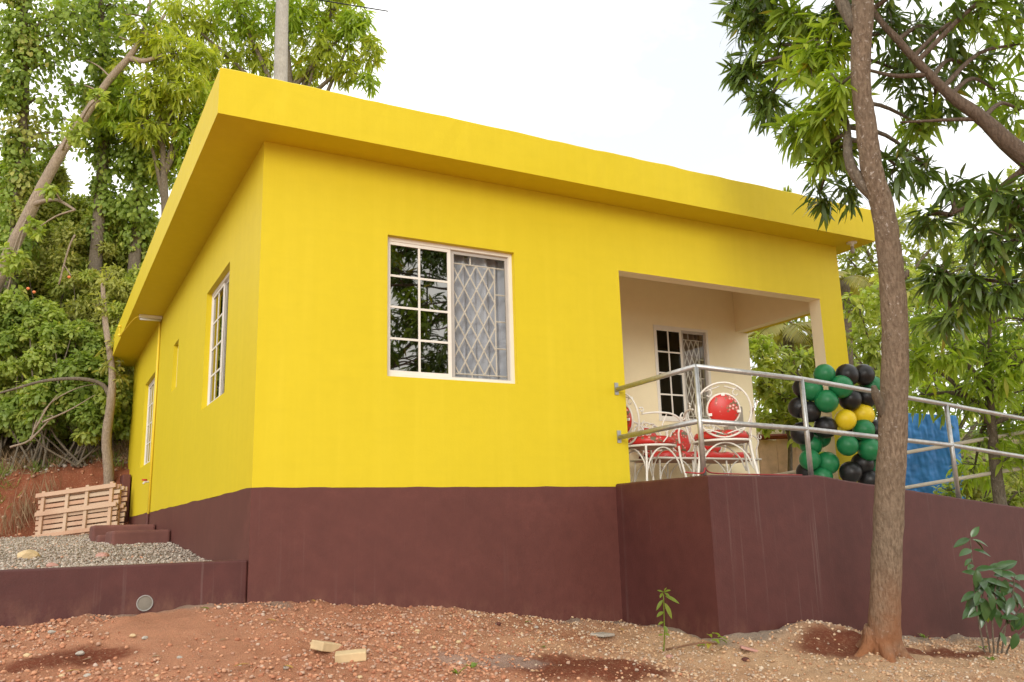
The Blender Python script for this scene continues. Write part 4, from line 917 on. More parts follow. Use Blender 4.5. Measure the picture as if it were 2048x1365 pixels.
# --- unseen tree behind the camera, mirrored in the window, added to shade the ramp
C0 = np.array([3.4, -9.8, 0.]); C0[2] = gz(C0)-.05
tC = [(*C0, .2), (3.4, -9.7, -.5, .17), (3.3, -9.3, 1.2, .15), (3.1, -9.0, 2.8, .11), (3.0, -8.8, 4.6, .07), (2.9, -8.7, 6., .04)]
lC = [[(3.3, -9.3, 1.4, .09), (4.0, -8.6, 2.4, .06), (4.6, -7.6, 3.2, .03)], [(3.1, -9.0, 2.6, .08), (2.0, -8.6, 3.4, .05), (1.0, -8.2, 4.0, .025)], [(3.05, -8.9, 3.6, .07), (3.9, -8.0, 4.3, .045), (4.4, -7.2, 4.9, .02)], [(3.3, -9.3, 1.2, .07), (2.2, -8.7, 1.9, .045), (1.4, -8.3, 2.3, .02)]]
cC = []
for k in range(34): cC.append(((rb_.uniform(.5, 4.2), rb_.uniform(-9.4, -7.4), rb_.uniform(1.5, 6.2)), rb_.uniform(.3, .5), 13, 'leaf_mango_dark'))  # clumps placed to shade the right end of the wall and ramp
for k in range(52):
    y = rb_.uniform(-8.6, -6.3); f_ = (6.3-y)/6.3; cC.append(((-1.335+f_*rb_.uniform(2.2, 3.0), y, -.32+f_*rb_.uniform(1.1, 2.5)), rb_.uniform(.2, .34), 9, rb_.choice(['leaf_mango_dark', 'leaf_mango_dark', 'leaf_mango_mid'])))
mango('mango_tree', 'unseen dark leafy mango tree mirrored in the front window and added to shade the ramp', C0, tC, lC, cC, L=.2, ratio=.22, hang=.6)

# --- trees and thickets to the right, beyond the ramp
def simple_tree(name, label, u, vb, d, spots, L, ratio, mats, nl=10, hang=.5, tr=.09, singles=0, cat='tree', trunk_mat='bark_grey', group=None, zb=None, dens=1.):
    b = at(u, vb, d); b[2] = gz(b)-.05 if zb is None else zb
    top = np.mean([at(s[0], s[1], d+s[2]) for s in spots], 0); mid = (b+top)/2+np.array([.1, .1, 0])
    trunk = [(*b, tr), (*mid, tr*.75), (*top, tr*.4)]
    limbs = []
    for s in spots[::2]:
        c = at(s[0], s[1], d+s[2]); k = rng.uniform(.3, .8); a = mid*(1-k)+top*k; limbs.append([(*a, tr*.4), (*((a+c)/2+np.array([0, 0, .1])), tr*.28), (*c, tr*.12)])
    cl_ = [(at(s[0], s[1], d+s[2]), rpx(s[3], d+s[2]), int(s[4]*dens), mats[i % len(mats)] if len(s) < 6 else s[5]) for i, s in enumerate(spots)]
    return mango(name, label, b, trunk, limbs, cl_, L=L, ratio=ratio, nl=nl, hang=hang, trunk_mat=trunk_mat, singles=singles, group=group, cat=cat, trunk_n=9)
simple_tree('mango_tree', 'leafy green mango tree standing behind the ramp railing at right edge', 2010, 1060, 9.6,
    [(1850, 640, 0, 55, 20), (1910, 620, .3, 60, 22), (1980, 600, 0, 60, 22), (2050, 640, .2, 70, 22), (1840, 720, .2, 45, 16), (1900, 700, -.2, 55, 20), (1970, 690, .2, 60, 22), (2040, 730, -.2, 60, 22), (1850, 790, .4, 40, 12),
     (1910, 790, .3, 50, 16), (1980, 780, 0, 60, 20), (2045, 820, .2, 55, 18), (1990, 870, .4, 55, 16), (2045, 910, .1, 50, 14), (1950, 930, .6, 40, 10), (2110, 700, 0, 80, 20), (2110, 850, 0, 80, 20), (2000, 540, .6, 55, 14)],
    .20, .20, ['leaf_mango_mid', 'leaf_mango_fresh', 'leaf_mango_fresh'], singles=200, hang=.6, zb=-1.2)
simple_tree('leafy_shrub', 'leafy green shrub filling the gap behind the pillar and trunk', 1760, 1050, 12.5,
    [(1720, 620, 0, 45, 22), (1760, 600, .3, 45, 22), (1800, 560, 0, 45, 22), (1720, 690, .3, 50, 22), (1770, 680, 0, 50, 22), (1815, 650, .3, 45, 22), (1730, 770, 0, 50, 22), (1790, 760, 0, 50, 24), (1770, 840, .2, 60, 24), (1830, 700, .5, 50, 22), (1750, 910, .2, 60, 20)],
    .15, .36, ['leaf_shrub', 'leaf_light'], hang=.35, tr=.06, cat='shrub', zb=-1.1)
simple_tree('leafy_shrub', 'broad leaved shrub seen through the open side of the porch', 1570, 1030, 11.8,
    [(1520, 700, .5, 38, 22), (1560, 740, .2, 38, 22), (1600, 720, .4, 38, 22), (1530, 770, 0, 35, 22), (1570, 800, .2, 38, 24), (1610, 790, 0, 38, 22), (1540, 840, .3, 38, 22), (1590, 850, 0, 40, 22), (1640, 800, .4, 40, 20), (1640, 720, .5, 40, 20)],
    .13, .42, ['leaf_light', 'leaf_shrub'], hang=.25, tr=.05, cat='shrub', zb=-1.1)
simple_tree('leafy_tree', 'dark green tree behind the porch palm', 1600, 1040, 17,
    [(1520, 600, 0, 60, 24), (1580, 590, 0, 60, 24), (1640, 600, 0, 60, 24), (1520, 680, 0, 60, 24), (1580, 680, .5, 60, 24), (1650, 680, 0, 60, 24), (1540, 760, 0, 60, 24), (1620, 760, 0, 60, 24), (1600, 840, 0, 70, 24), (1520, 840, 0, 60, 24), (1700, 720, 1, 70, 26), (1700, 620, 1, 60, 26), (1690, 820, 1, 70, 24)],
    .17, .42, ['leaf_shrub', 'leaf_olive'], hang=.3, tr=.09, zb=-.5)
simple_tree('leafy_tree', 'pale yellow green feathery tree far behind the right end of the roof', 1800, 1000, 27,
    [(1700, 520, 0, 50, 40), (1740, 470, 0, 50, 40), (1790, 450, .5, 50, 40), (1840, 440, 1, 50, 40), (1890, 470, 0, 50, 40), (1720, 560, 0, 50, 40), (1780, 530, 0, 55, 44), (1840, 520, .6, 55, 44), (1900, 530, 0, 55, 40), (1950, 500, 0, 50, 36), (1700, 430, 0, 30, 20), (1820, 590, 0, 60, 40), (1900, 600, 0, 60, 40), (1740, 620, 0, 60, 40)],
    .24, .34, ['leaf_far_yellow'], hang=.2, tr=.16, zb=.2)
simple_tree('leafy_tree', 'light green hillside tree far off at the right edge of the picture', 2000, 1000, 22,
    [(1960, 420, 0, 45, 30), (2010, 380, 0, 50, 34), (2060, 350, 0, 50, 34), (1950, 490, 0, 50, 34), (2010, 460, 0, 55, 36), (2060, 430, 0, 50, 34), (1980, 560, 0, 60, 36), (2050, 540, 0, 60, 36), (1940, 640, 0, 60, 34), (2040, 650, 0, 70, 36), (1930, 570, .4, 50, 30), (1890, 680, 0, 60, 30)],
    .20, .36, ['leaf_light', 'leaf_far_yellow', 'leaf_shrub'], hang=.25, tr=.13, zb=0)
simple_tree('low_bush', 'low bush with fine leaves growing below the railing at right', 1960, 1040, 11.2,
    [(1900, 985, 0, 30, 16), (1940, 970, 0, 35, 18), (1985, 975, 0, 38, 18), (2035, 985, 0, 38, 18), (1880, 1010, 0, 30, 12), (1960, 1010, 0, 40, 16), (2030, 1020, 0, 40, 16)],
    .10, .40, ['leaf_light', 'leaf_olive'], hang=.15, tr=.03, cat='bush', zb=-1.1)
simple_tree('leafy_tree', 'mid green tree beyond the blue tarpaulin and the mango leaves', 1880, 1040, 15.5,
    [(u_, v_, .4*((i+j) % 3), 62, 24) for j, v_ in enumerate((700, 780, 860, 940, 1010)) for i, u_ in enumerate((1700, 1780, 1860, 1940, 2020, 2090))], .19, .34, ['leaf_light', 'leaf_shrub', 'leaf_mango_fresh'], hang=.35, tr=.1, zb=-1.)
simple_tree('leafy_tree', 'tall pale leaved tree on the far slope behind everything at right', 1850, 1000, 24,
    [(u_, v_, .5*((i+j) % 3), 62, 26) for j, v_ in enumerate((600, 680, 760)) for i, u_ in enumerate((1500, 1580, 1660, 1740, 1820, 1900, 1980, 2060))], .26, .36, ['leaf_light', 'leaf_far_yellow', 'leaf_olive'], hang=.3, tr=.16, zb=0)
simple_tree('leafy_tree', 'broad green tree beyond the right picture edge behind the mango', 2330, 1040, 15,
    [(u_, v_, .5*((i+j) % 3), 80, 24) for j, v_ in enumerate((520, 620, 720, 820, 920, 1010)) for i, u_ in enumerate((2170, 2270, 2370, 2470, 2570))], .2, .34, ['leaf_shrub', 'leaf_mango_mid', 'leaf_light'], hang=.35, tr=.14, zb=-1.)
# palms
def palm(name, label, base, crown, fr, mat, L, group=None, nlf=26, thin=.09):
    t = thing(name, label, 'palm', tuple(base))
    sub(MB().tube(smooth_path([base, (np.array(base)+crown)/2+np.array([.1, .05, 0]), crown], 6), list(np.linspace(.12, .08, 13)), 9, jit=.05).build('trunk', 'bark_grey', None, True), t)
    for (az, el, sc) in fr:
        d = np.array([math.cos(az)*math.cos(el), math.sin(az)*math.cos(el), math.sin(el)]); pts = [np.array(crown)+d*L*sc*s+np.array([0, 0, -.5*L*sc*s*s]) for s in np.linspace(0, 1, 9)]
        sub(MB().tube(pts, list(np.linspace(.016, .004, 9)), 5).build('frond_stem', mat, None, True), t)
        s = np.repeat(np.linspace(.18, 1, nlf), 2); sd_ = np.tile([1., -1.], nlf); P = np.array([np.array(crown)+d*L*sc*q+np.array([0, 0, -.5*L*sc*q*q]) for q in s]); tg = np.array([d+np.array([0, 0, -1.*q]) for q in s]); tg /= np.linalg.norm(tg, axis=1)[:, None]
        side = np.cross(tg, [0, 0, 1.]); side /= np.linalg.norm(side, axis=1)[:, None]+1e-6; D = side*sd_[:, None]*.8+tg*.65+np.array([0, 0, -.15]); ll = L*sc*.42*np.sin(np.pi*np.clip(s*.85+.1, 0, 1))+.05
        o = leaf_mesh('frond', [[P, D, np.tile([0, 0, 1.], (len(P), 1))+.2*rnd(len(P)), ll, ll*thin, np.full(len(P), .25)]], mat, None); sub(o, t)
    return t
pb = at(1572, 980, 13.6); pb[2] = -.9
palm('palm', 'small yellowing palm seen through the open side of the porch', pb, at(1576, 655, 13.6), [(a, e, s) for a, e, s in ((.2, .3, 1), (1.2, .5, 1), (2.3, .3, 1), (3.3, .2, 1), (4.2, .1, 1.1), (5.0, .2, 1.1), (5.7, .4, 1), (2.8, .9, .8), (4.6, -.4, .9), (3.8, -.5, .9))], 'palm_yellow', .9)
pb = at(1690, 980, 15); pb[2] = -.7
palm('palm', 'tall palm whose yellow frond hangs just right of the house corner', pb, at(1690, 560, 15), [(a, e, 1) for a, e in ((.3, .4), (1.3, .6), (2.4, .5), (3.4, .4), (4.3, .1), (5.0, -.2), (5.6, .2))], 'palm_yellow', 1.0)
for k, (u, v, dd, lb) in enumerate(((1440, 450, 26, 'palm behind the roof with frond tips above the fascia, left one'), (1565, 455, 26, 'palm behind the roof with frond tips above the fascia, right one'))):
    pb = at(u, 900, dd); pb[2] = .5
    palm('palm', lb, pb, at(u, v, dd), [(a, e, s) for a, e, s in ((.2, 1.15, 1), (2.6, 1.25, 1.1), (3.5, 1.05, 1.), (5.2, 1.4, 1.15))], 'leaf_far_yellow', 1.7, nlf=34, thin=.045)

# --- left: bright mango trees behind the house
simple_tree('mango_tree', 'bright green mango tree behind the roof and utility pole', 640, 600, 20.8,
    [(360, 30, 0, 55, 30), (420, 60, .3, 60, 34), (480, 30, 0, 60, 34), (430, 130, 0, 50, 28), (500, 100, .4, 55, 30), (600, 40, 0, 60, 34), (640, 90, 0, 50, 30), (660, 20, .3, 55, 30), (700, 60, 0, 45, 26), (690, 130, 0, 40, 22), (740, 100, 0, 35, 18), (735, 155, 0, 25, 10), (620, 140, .3, 40, 18),
     (560, 130, .6, 60, 26), (550, 30, .6, 60, 30), (480, 170, .5, 50, 22), (440, -50, 0, 90, 40), (600, -50, 0, 90, 40), (690, -40, .4, 60, 26), (400, 180, .3, 50, 22), (720, 40, .2, 35, 14)],
    .28, .18, ['leaf_mango_yellow', 'leaf_mango_yellow', 'leaf_mango_fresh'], hang=.7, tr=.16, nl=12, zb=1.2, dens=1.7)
simple_tree('mango_tree', 'yellow green mango tree beside the left end of the roof', 330, 700, 16.5,
    [(300, 80, 0, 50, 28), (350, 110, 0, 55, 32), (260, 190, 0, 45, 24), (310, 180, 0, 55, 32), (370, 170, 0, 50, 28), (240, 230, 0, 35, 16), (290, 250, 0, 50, 26), (350, 240, .3, 55, 30), (390, 260, .3, 45, 22), (210, 210, 0, 30, 12), (330, 310, .3, 40, 18), (380, 320, .5, 40, 16), (400, 110, .4, 40, 20), (230, 140, .2, 30, 10), (410, 210, .4, 40, 20)],
    .24, .18, ['leaf_mango_yellow', 'leaf_mango_yellow', 'leaf_mango_fresh'], hang=.7, tr=.12, nl=12, zb=2.0, dens=1.7)
# slanting pale trunk with a thin leafy top
sl = [(*at(-30, 650, 15.5), .125), (*at(5, 540, 15.5), .118), (*at(62, 420, 15.6), .106), (*at(115, 318, 15.8), .093), (*at(165, 240, 16), .078), (*at(215, 165, 16.2), .066), (*at(262, 110, 16.3), .06), (*at(285, 70, 16.4), .045), (*at(300, 10, 16.5), .03)]
b = at(-45, 800, 15.5); b[2] = gz(b)-.1
mango('slanting_tree', 'pale bare trunk slanting up to the right through the left trees', b, [(*b, .15)]+sl, [[(*at(262, 118, 16.3), .06), (*at(290, 122, 16.2), .045), (*at(325, 110, 16.2), .03)], [(*at(60, 410, 15.6), .05), (*at(110, 400, 15.4), .03), (*at(150, 420, 15.2), .02)], [(*at(280, 90, 16.4), .05), (*at(310, 55, 16.4), .03), (*at(330, 30, 16.5), .02)]],
      [(at(u, v, 15.1), rpx(r_, 15.1), n, 'leaf_light') for u, v, r_, n in ((20, 520, 32, 26), (70, 460, 22, 14), (148, 262, 26, 18), (10, 600, 40, 30), (200, 195, 20, 12), (100, 375, 18, 9))]+[(at(u, v, 16.4), rpx(r_, 16.4), n, 'leaf_vine') for u, v, r_, n in ((180, 215, 35, 14), (205, 185, 30, 12), (100, 300, 25, 8), (290, 40, 40, 18), (250, 30, 40, 16), (300, -30, 60, 24), (140, 170, 40, 12), (170, 120, 35, 12), (120, 240, 30, 9), (180, 250, 28, 8), (220, 70, 35, 12))], L=.14, ratio=.5, nl=8, trunk_mat='bark_pale', limb_mat='bark_pale', hang=.2, trunk_n=12)
# leaf masses: shrubs and creepers on the slope
def leaf_mass(name, label, cat, spots, L, ratio, mat, d0, nper, group=None, stem=True, hang=.35, mat2=None, ub=None):
    """spots: (u, v, ddepth, rx_px, rz_px)"""
    c0 = np.mean([at(s[0], s[1], d0+s[2]) for s in spots], 0); b = c0.copy(); b[2] = gz(b)
    t = thing(name, label, cat, tuple(b), group); by = {}; st = MB()
    for i, s in enumerate(spots):
        d = d0+s[2]; c = at(s[0], s[1], d); rx, rz = rpx(s[3], d), rpx(s[4], d)
        nlump = 17
        for k in range(nlump):
            v = rnd(1)[0]*rng.random()**.4; lc = c+v*np.array([rx, rx*.8, rz])*.95; lr = rng.uniform(.28, .52)*min(rx, rz)
            n = int(1.5*nper/nlump*rng.uniform(.7, 1.3)); q = rnd(n); q[:, 2] = np.abs(q[:, 2])*rng.choice([1, 1, 1, -.6], n); P = lc+q*lr*(rng.random(n)**.3)[:, None]*np.array([1, 1, .85])
            D = q*.6+rnd(n)*.8+np.array([0, 0, -hang]); U = q+np.array([0, 0, .7])+.5*rnd(n); Ln = L*rng.uniform(.6, 1.25, n)
            by.setdefault(mat2 if (mat2 and rng.random() < .35) else mat, []).append([P, D, U, Ln, Ln*ratio*rng.uniform(.85, 1.2, n), .25*rng.random(n)])
            if stem and k % 6 == 0: st.tube(smooth_path([b+rng.normal(size=3)*[.15, .15, 0], (b+lc)/2+rng.normal(size=3)*.12, lc], 4), list(np.linspace(.022, .006, 9)), 5, cap=False)
    if st.v: sub(st.build('stems', 'bark_grey', None, True), t)['kind'] = 'stuff'
    for mt_, Ls in by.items():
        o = leaf_mesh('foliage', Ls, mt_, None); sub(o, t); o['kind'] = 'stuff'
    return t
HG = 'shrubs on the left slope'
leaf_mass('leafy_shrub', 'light green creeper covered shrub at the far left, level with the eaves', 'shrub', [(30, 640, 0, 70, 50), (110, 660, 0, 60, 45), (60, 710, 0, 80, 50), (150, 690, .2, 50, 40)], .095, .62, 'leaf_light', 15, 2600, HG, mat2='leaf_vine')
leaf_mass('leafy_shrub', 'dark leafy shrub just above the red bank beside the thin trunk', 'shrub', [(120, 800, 0, 65, 60), (190, 830, 0, 50, 50), (60, 830, .2, 60, 50), (245, 810, .4, 35, 60), (170, 760, .2, 60, 50)], .115, .55, 'leaf_vine', 14.6, 2200, HG, mat2='leaf_shrub', hang=.7)
leaf_mass('leafy_shrub', 'leafy shrub at the left picture edge above the bank', 'shrub', [(5, 790, .3, 55, 60), (20, 850, .2, 50, 40), (-40, 760, 0, 60, 90)], .11, .55, 'leaf_shrub', 14.9, 2200, HG, hang=.6)
leaf_mass('leafy_shrub', 'grey green shrub behind the left end of the eaves', 'shrub', [(210, 650, 0, 60, 60), (250, 590, .3, 50, 60), (190, 590, .3, 60, 50), (235, 720, -.3, 45, 50)], .10, .38, 'leaf_olive', 15.8, 2600, HG, mat2='leaf_shrub')
leaf_mass('leafy_shrub', 'olive shrub with orange blossoms high on the slope at left', 'shrub', [(120, 560, 0, 80, 60), (60, 580, .3, 70, 50), (170, 500, .3, 70, 60), (100, 500, .5, 70, 55)], .10, .40, 'leaf_olive', 16.6, 2600, HG, mat2='leaf_shrub')
leaf_mass('leafy_shrub', 'bushy olive green shrub against the sky left of the roof', 'shrub', [(240, 470, 0, 55, 60), (180, 430, .3, 60, 40), (270, 530, 0, 40, 60), (130, 430, .2, 55, 45), (265, 430, .2, 35, 35)], .10, .42, 'leaf_shrub', 17.4, 2400, HG, mat2='leaf_light')
leaf_mass('leafy_shrub', 'dense green shrub at the upper left edge of the slope', 'shrub', [(40, 420, 0, 70, 60), (20, 500, .2, 70, 60), (80, 380, .3, 45, 45), (-20, 350, 0, 60, 70), (100, 350, .4, 40, 40)], .11, .45, 'leaf_shrub', 17.2, 2400, HG, mat2='leaf_olive')
leaf_mass('thicket', 'tangled green thicket filling the slope behind the left shrubs, lower part', 'thicket', [(-10, 700, 0, 90, 80), (90, 720, 0, 90, 80), (180, 720, 0, 80, 90), (250, 680, 0, 60, 90), (20, 830, -.6, 90, 70), (130, 850, -.6, 90, 60), (230, 850, -.6, 60, 60)], .13, .5, 'leaf_shrub', 17.0, 2600, HG, mat2='leaf_olive')
leaf_mass('thicket', 'tangled olive thicket filling the upper slope below the slanting trunk', 'thicket', [(-10, 540, 0, 90, 90), (90, 560, 0, 90, 80), (190, 570, 0, 80, 80), (270, 560, 0, 50, 80), (30, 450, .5, 80, 70), (130, 470, .5, 80, 60), (220, 480, .5, 70, 60)], .13, .5, 'leaf_olive', 18.4, 2600, HG, mat2='leaf_light')
leaf_mass('leafy_shrub', 'green shrub farther left along the slope, cut off by the picture edge', 'shrub', [(-150, 780, 0, 90, 90), (-260, 800, .3, 90, 90), (-150, 640, .4, 90, 90), (-280, 660, .5, 100, 90), (-200, 520, 1, 110, 90), (-90, 560, .6, 80, 90), (-360, 740, .5, 100, 100), (-100, 850, -.3, 70, 50)], .12, .5, 'leaf_shrub', 15.6, 2000, HG, mat2='leaf_light')
def vine_tree(label, u0, v0, u1, v1, d, wpx, nsp, side, mat, mat2, seed):
    """a trunk clothed in creepers from the slope up out of the picture"""
    p0 = at(u0, v0, d); b = p0.copy(); b[2] = gz(b)-.1; p1 = at(u1, v1, d)
    t = thing('vine_clad_tree', label, 'tree', tuple(b), 'vine clad trees at left')
    sub(MB().tube(smooth_path([b, p0, (p0+p1)/2+np.array([.1, 0, 0]), p1], 6), list(np.linspace(.14, .05, 19)), 9, jit=.06).build('trunk', 'bark_grey', None, True), t)
    by = {}; tw = MB()
    for k in range(nsp+5):
        s = (k-4.5)/nsp; c = p0+(p1-p0)*s; r_ = rpx(wpx, d)*rng.uniform(.6, 1.1)
        n = int(300*rng.uniform(.5, 1.4)); c = c+rnd(1)[0]*r_*.5; q = rnd(n); P = c+q*np.array([r_, r_, r_*1.1])*(rng.random(n)**.35)[:, None]; D = q*.5+rnd(n)*.6+np.array([0, 0, -.8]); Ln = .11*rng.uniform(.6, 1.25, n)
        by.setdefault(mat if rng.random() < .65 else mat2, []).append([P, D, q+np.array([0, 0, .5])+.4*rnd(n), Ln, Ln*.68, .2*rng.random(n)])
    for (u, v, r_, n) in side:
        c = at(u, v, d); nn = n; q = rnd(nn); P = c+q*rpx(r_, d)*(rng.random(nn)**.5)[:, None]; D = q*.5+rnd(nn)*.7+np.array([0, 0, -.5]); Ln = .12*rng.uniform(.6, 1.25, nn)
        s = np.clip((v0-v)/(v0-v1), .1, 1); a = p0+(p1-p0)*s*.9; tw.tube(smooth_path([a, (a+c)/2+np.array([0, 0, .15]), c], 4), list(np.linspace(.035, .008, 9)), 5, cap=False)
        for _ in range(6): e = c+rnd(1)[0]*rpx(r_, d)*.8; tw.tube([c, (c+e)/2+np.array([0, 0, .05]), e], [.008, .006, .003], 3, cap=False)
        by.setdefault(mat, []).append([P, D, q+np.array([0, 0, .5])+.4*rnd(nn), Ln, Ln*.6, .2*rng.random(nn)])
    if tw.v: sub(tw.build('branches', 'bark_grey', None, True), t)['kind'] = 'stuff'
    for mt_, Ls in by.items(): o = leaf_mesh('foliage', Ls, mt_, None); sub(o, t); o['kind'] = 'stuff'
vine_tree('vine clad tree trunk rising along the left picture edge', 30, 480, 45, -120, 16.2, 40, 18, [(110, 30, 45, 260), (80, 100, 40, 220), (110, 130, 35, 130), (100, 200, 35, 110), (120, 70, 40, 160), (150, 30, 45, 220), (10, 60, 60, 300), (10, 160, 50, 200), (130, 270, 30, 70), (90, 300, 28, 60), (20, 280, 40, 200)], 'leaf_vine', 'leaf_olive', 1)
vine_tree('vine clad tree whose creepers hang in front of the slanting trunk', 205, 330, 190, -100, 17., 36, 12, [(150, 90, 35, 120), (240, 60, 40, 160), (250, 120, 30, 90), (160, 200, 30, 70), (170, 300, 25, 50), (230, 10, 45, 200), (130, -10, 50, 220)], 'leaf_vine', 'leaf_vine', 2)
vine_tree('short trunk smothered in green creeper left of the roof', 275, 430, 262, 250, 17.2, 48, 9, [(310, 330, 30, 220), (330, 350, 28, 160), (230, 290, 25, 90), (300, 280, 25, 120)], 'leaf_vine', 'leaf_shrub', 3)
# thin grey trunk and arching dead branch at the bank
tk = at(218, 985, 14.2); tk[2] = gz(tk)-.1
mango('sapling_tree', 'thin grey tree trunk standing on the bank behind the pallets', tk, [(*tk, .085), (*at(217, 940, 14.2), .08), (*at(213, 880, 14.2), .075), (*at(222, 800, 14.2), .07), (*at(224, 740, 14.3), .055), (*at(210, 640, 14.5), .045), (*at(205, 560, 14.7), .03)],
      [[(*at(222, 800, 14.2), .04), (*at(205, 770, 14.2), .035), (*at(160, 758, 14.1), .03), (*at(90, 762, 14), .026), (*at(30, 778, 13.9), .02), (*at(-20, 792, 13.9), .016)]],
      [(at(u, v, 14.4), rpx(r_, 14.4), n, 'leaf_olive') for u, v, r_, n in ((215, 720, 28, 14), (235, 690, 25, 12), (200, 610, 28, 12), (240, 750, 22, 10), (215, 560, 28, 10))], L=.12, ratio=.3, nl=8, hang=.3, trunk_mat='bark_pale', limb_mat='bark_grey')
dbr = thing('dead_branch', 'bare dead branches leaning on the slope left of the thin trunk', 'branch', tuple(at(60, 895, 13.9)))
for path in ([(20, 895), (60, 880), (75, 840), (110, 800), (160, 775), (200, 768)], [(60, 882), (90, 850), (105, 832), (75, 838)], [(85, 845), (140, 820), (190, 790)], [(70, 860), (95, 815), (115, 790)]):
    sub(MB().tube(smooth_path([at(u, v, 13.9+.1*i) for i, (u, v) in enumerate(path)], 4), list(np.linspace(.02, .005, (len(path)-1)*4+1)), 5).build('branch', 'bark_pale', None, True), dbr)
for (pth, d, lab) in (([(118, 570), (128, 530), (140, 490), (150, 470)], 15.0, 'pale bare twig among the left shrubs below the slanting trunk'),):
    t = thing('bare_twig', lab, 'branch', tuple(at(*pth[0], d))); sub(MB().tube(smooth_path([at(u, v, d) for u, v in pth], 4), .016, 5).build('branch', 'bark_pale', None, True), t); sub(MB().tube(smooth_path([at(u, v, d) for u, v in ((128, 530), (138, 545), (142, 552))], 4), .01, 5).build('branch', 'bark_pale', None, True), t)
# orange blossoms
fl = [(56, 578), (68, 585), (138, 555)]
bm_ = MB().lathe([(0, -.5), (.5, -.1), (.55, .2), (.3, .5), (0, .45)], (0, 0, 0), 7); bme = bpy.data.meshes.new('blossom'); bme.from_pydata(bm_.v, [], bm_.f)
paint('blossom_orange', (.75, .22, .08), .2, .6); bme.materials.append(M['blossom_orange'])
for k, (u, v) in enumerate(fl):
    o = bpy.data.objects.new('blossom', bme); COL.objects.link(o); o.location = at(u, v, 14.3); o.scale = (.05,)*3; tag(o, ['orange blossom at far left below the slanting trunk, left of a pair', 'orange blossom at far left below the slanting trunk, right of a pair', 'single orange blossom beside the pale bare twig on the left'][k], 'flower', 'orange blossoms on the left slope')
# dry brush and grass on the bank
def tufts(name, label, P, n, L, mat, kind, spread=.12, lean=.5, w=.05):
    pts = []
    P = np.array(P); k = len(P); B_ = np.repeat(P, n, 0)+rng.normal(size=(k*n, 3))*[spread, spread, 0]; B_[:, 2] = ground_z(B_[:, 0], B_[:, 1])-.01
    D = np.array([0, 0, 1.])+lean*rnd(k*n); Ln = L*rng.uniform(.5, 1.3, k*n); o = leaf_mesh(name, [[B_, D, rnd(k*n), Ln, Ln*w, .5*rng.random(k*n)]], mat, None); return tag(o, label, 'grass', kind='stuff')
pp = [(x, y, 0) for x, y in zip(rng.uniform(-2.4, .2, 90), rng.uniform(10.1, 11.6, 90))]
tufts('dry_grass', 'dry brown grass and litter along the top of the red bank', pp, 26, .22, 'dead_brush', 'stuff', .15, 1.1)
pp = [(x, y, 0) for x, y in zip(rng.uniform(-2.2, 0, 26), rng.uniform(9.75, 10.6, 26))]
tufts('green_grass', 'green grass tufts growing on the top of the red bank', pp, 30, .16, 'grass_blade', 'stuff', .08, .8, .07)
pp = [(-1.75+.1*i, 9.15+.05*i, 0) for i in range(6)]
P = np.array(pp); B_ = np.repeat(P, 26, 0)+rng.normal(size=(156, 3))*[.12, .06, 0]; B_[:, 2] = ground_z(B_[:, 0], B_[:, 1]+.5)+.05
Ln = .5*rng.uniform(.5, 1.2, 156); D = np.array([.15, -.45, -1.])+.35*rnd(156)
tag(leaf_mesh('dry_roots', [[B_+[0, .3, 0], D, rnd(156), Ln, Ln*.02, .3*rng.random(156)]], 'dead_brush', None), 'dry hanging roots on the face of the red bank', 'roots', kind='stuff')

# ------------------------------------------------------------------ small plants and stones in front
def leaf_part(parent, P, D, U, L, Wd, mat, droop=.3, name='leaf'):
    n = 7; V = []; Fc = []; D = Vector(D).normalized(); Xv = D.cross(Vector(U)).normalized(); Nn = Xv.cross(D)
    for k in range(n+1):
        t = k/n; w = Wd*.5*math.sin(math.pi*min(1, t**.85))**.8*(1 if t < 1 else 0); c = Vector(P)+D*L*t-Nn*(droop*L*t*t)
        V += [c-Xv*w+Nn*w*.35, c, c+Xv*w+Nn*w*.35]
    for k in range(n): Fc += [(3*k, 3*k+1, 3*k+4, 3*k+3), (3*k+1, 3*k+2, 3*k+5, 3*k+4)]
    o = pyd(name, V, Fc, mat, None, True); return sub(o, parent)
sp_ = np.array([2.72, -1.08, 0]); sp_[2] = gz(sp_)
sap = thing('mango_seedling', 'small bright green seedling standing before the brown ramp corner', 'plant', tuple(sp_))
dpt = float((sp_-CAM)@fw)
sp = [at(1327, 1312, dpt), at(1329, 1270, dpt), at(1328, 1230, dpt), at(1327, 1190, dpt)]
sp[0] = np.array([sp[0][0], sp[0][1], gz(sp[0])-.02])
sub(MB().tube(smooth_path(sp, 5), list(np.linspace(.006, .004, 16)), 6).build('stem', 'leaf_sapling', None, True), sap)
tow = (CAM-sp[2]); tow[2] = 0; tow /= np.linalg.norm(tow)
for (u, v, du, dv, l, w) in ((1330, 1192, 32, 14, .115, .034), (1329, 1206, 18, 34, .125, .034), (1326, 1200, -16, 22, .09, .028), (1327, 1224, -16, 10, .065, .032), (1327, 1244, -14, 6, .05, .022), (1328, 1252, 7, 14, .055, .03), (1327, 1186, -14, -8, .06, .022), (1327, 1185, 14, -6, .06, .022), (1326, 1186, -6, 8, .05, .02), (1328, 1184, 6, -12, .045, .018), (1327, 1184, -8, -2, .05, .018), (1329, 1186, 10, 6, .05, .02), (1330, 1268, 16, 4, .04, .022), (1326, 1270, -14, 0, .04, .02)):
    D = RT*du-UP*dv; leaf_part(sap, at(u, v, dpt-.005), D+tow*8, np.array([0, 0, 1.])+tow*.8, l, w, 'leaf_sapling', .12)
wd = np.array([2.98, -1.3, 0]); wd[2] = gz(wd)
weed = thing('wilted_weed', 'wilted green weed lying on the soil beside the seedling', 'plant', tuple(wd))
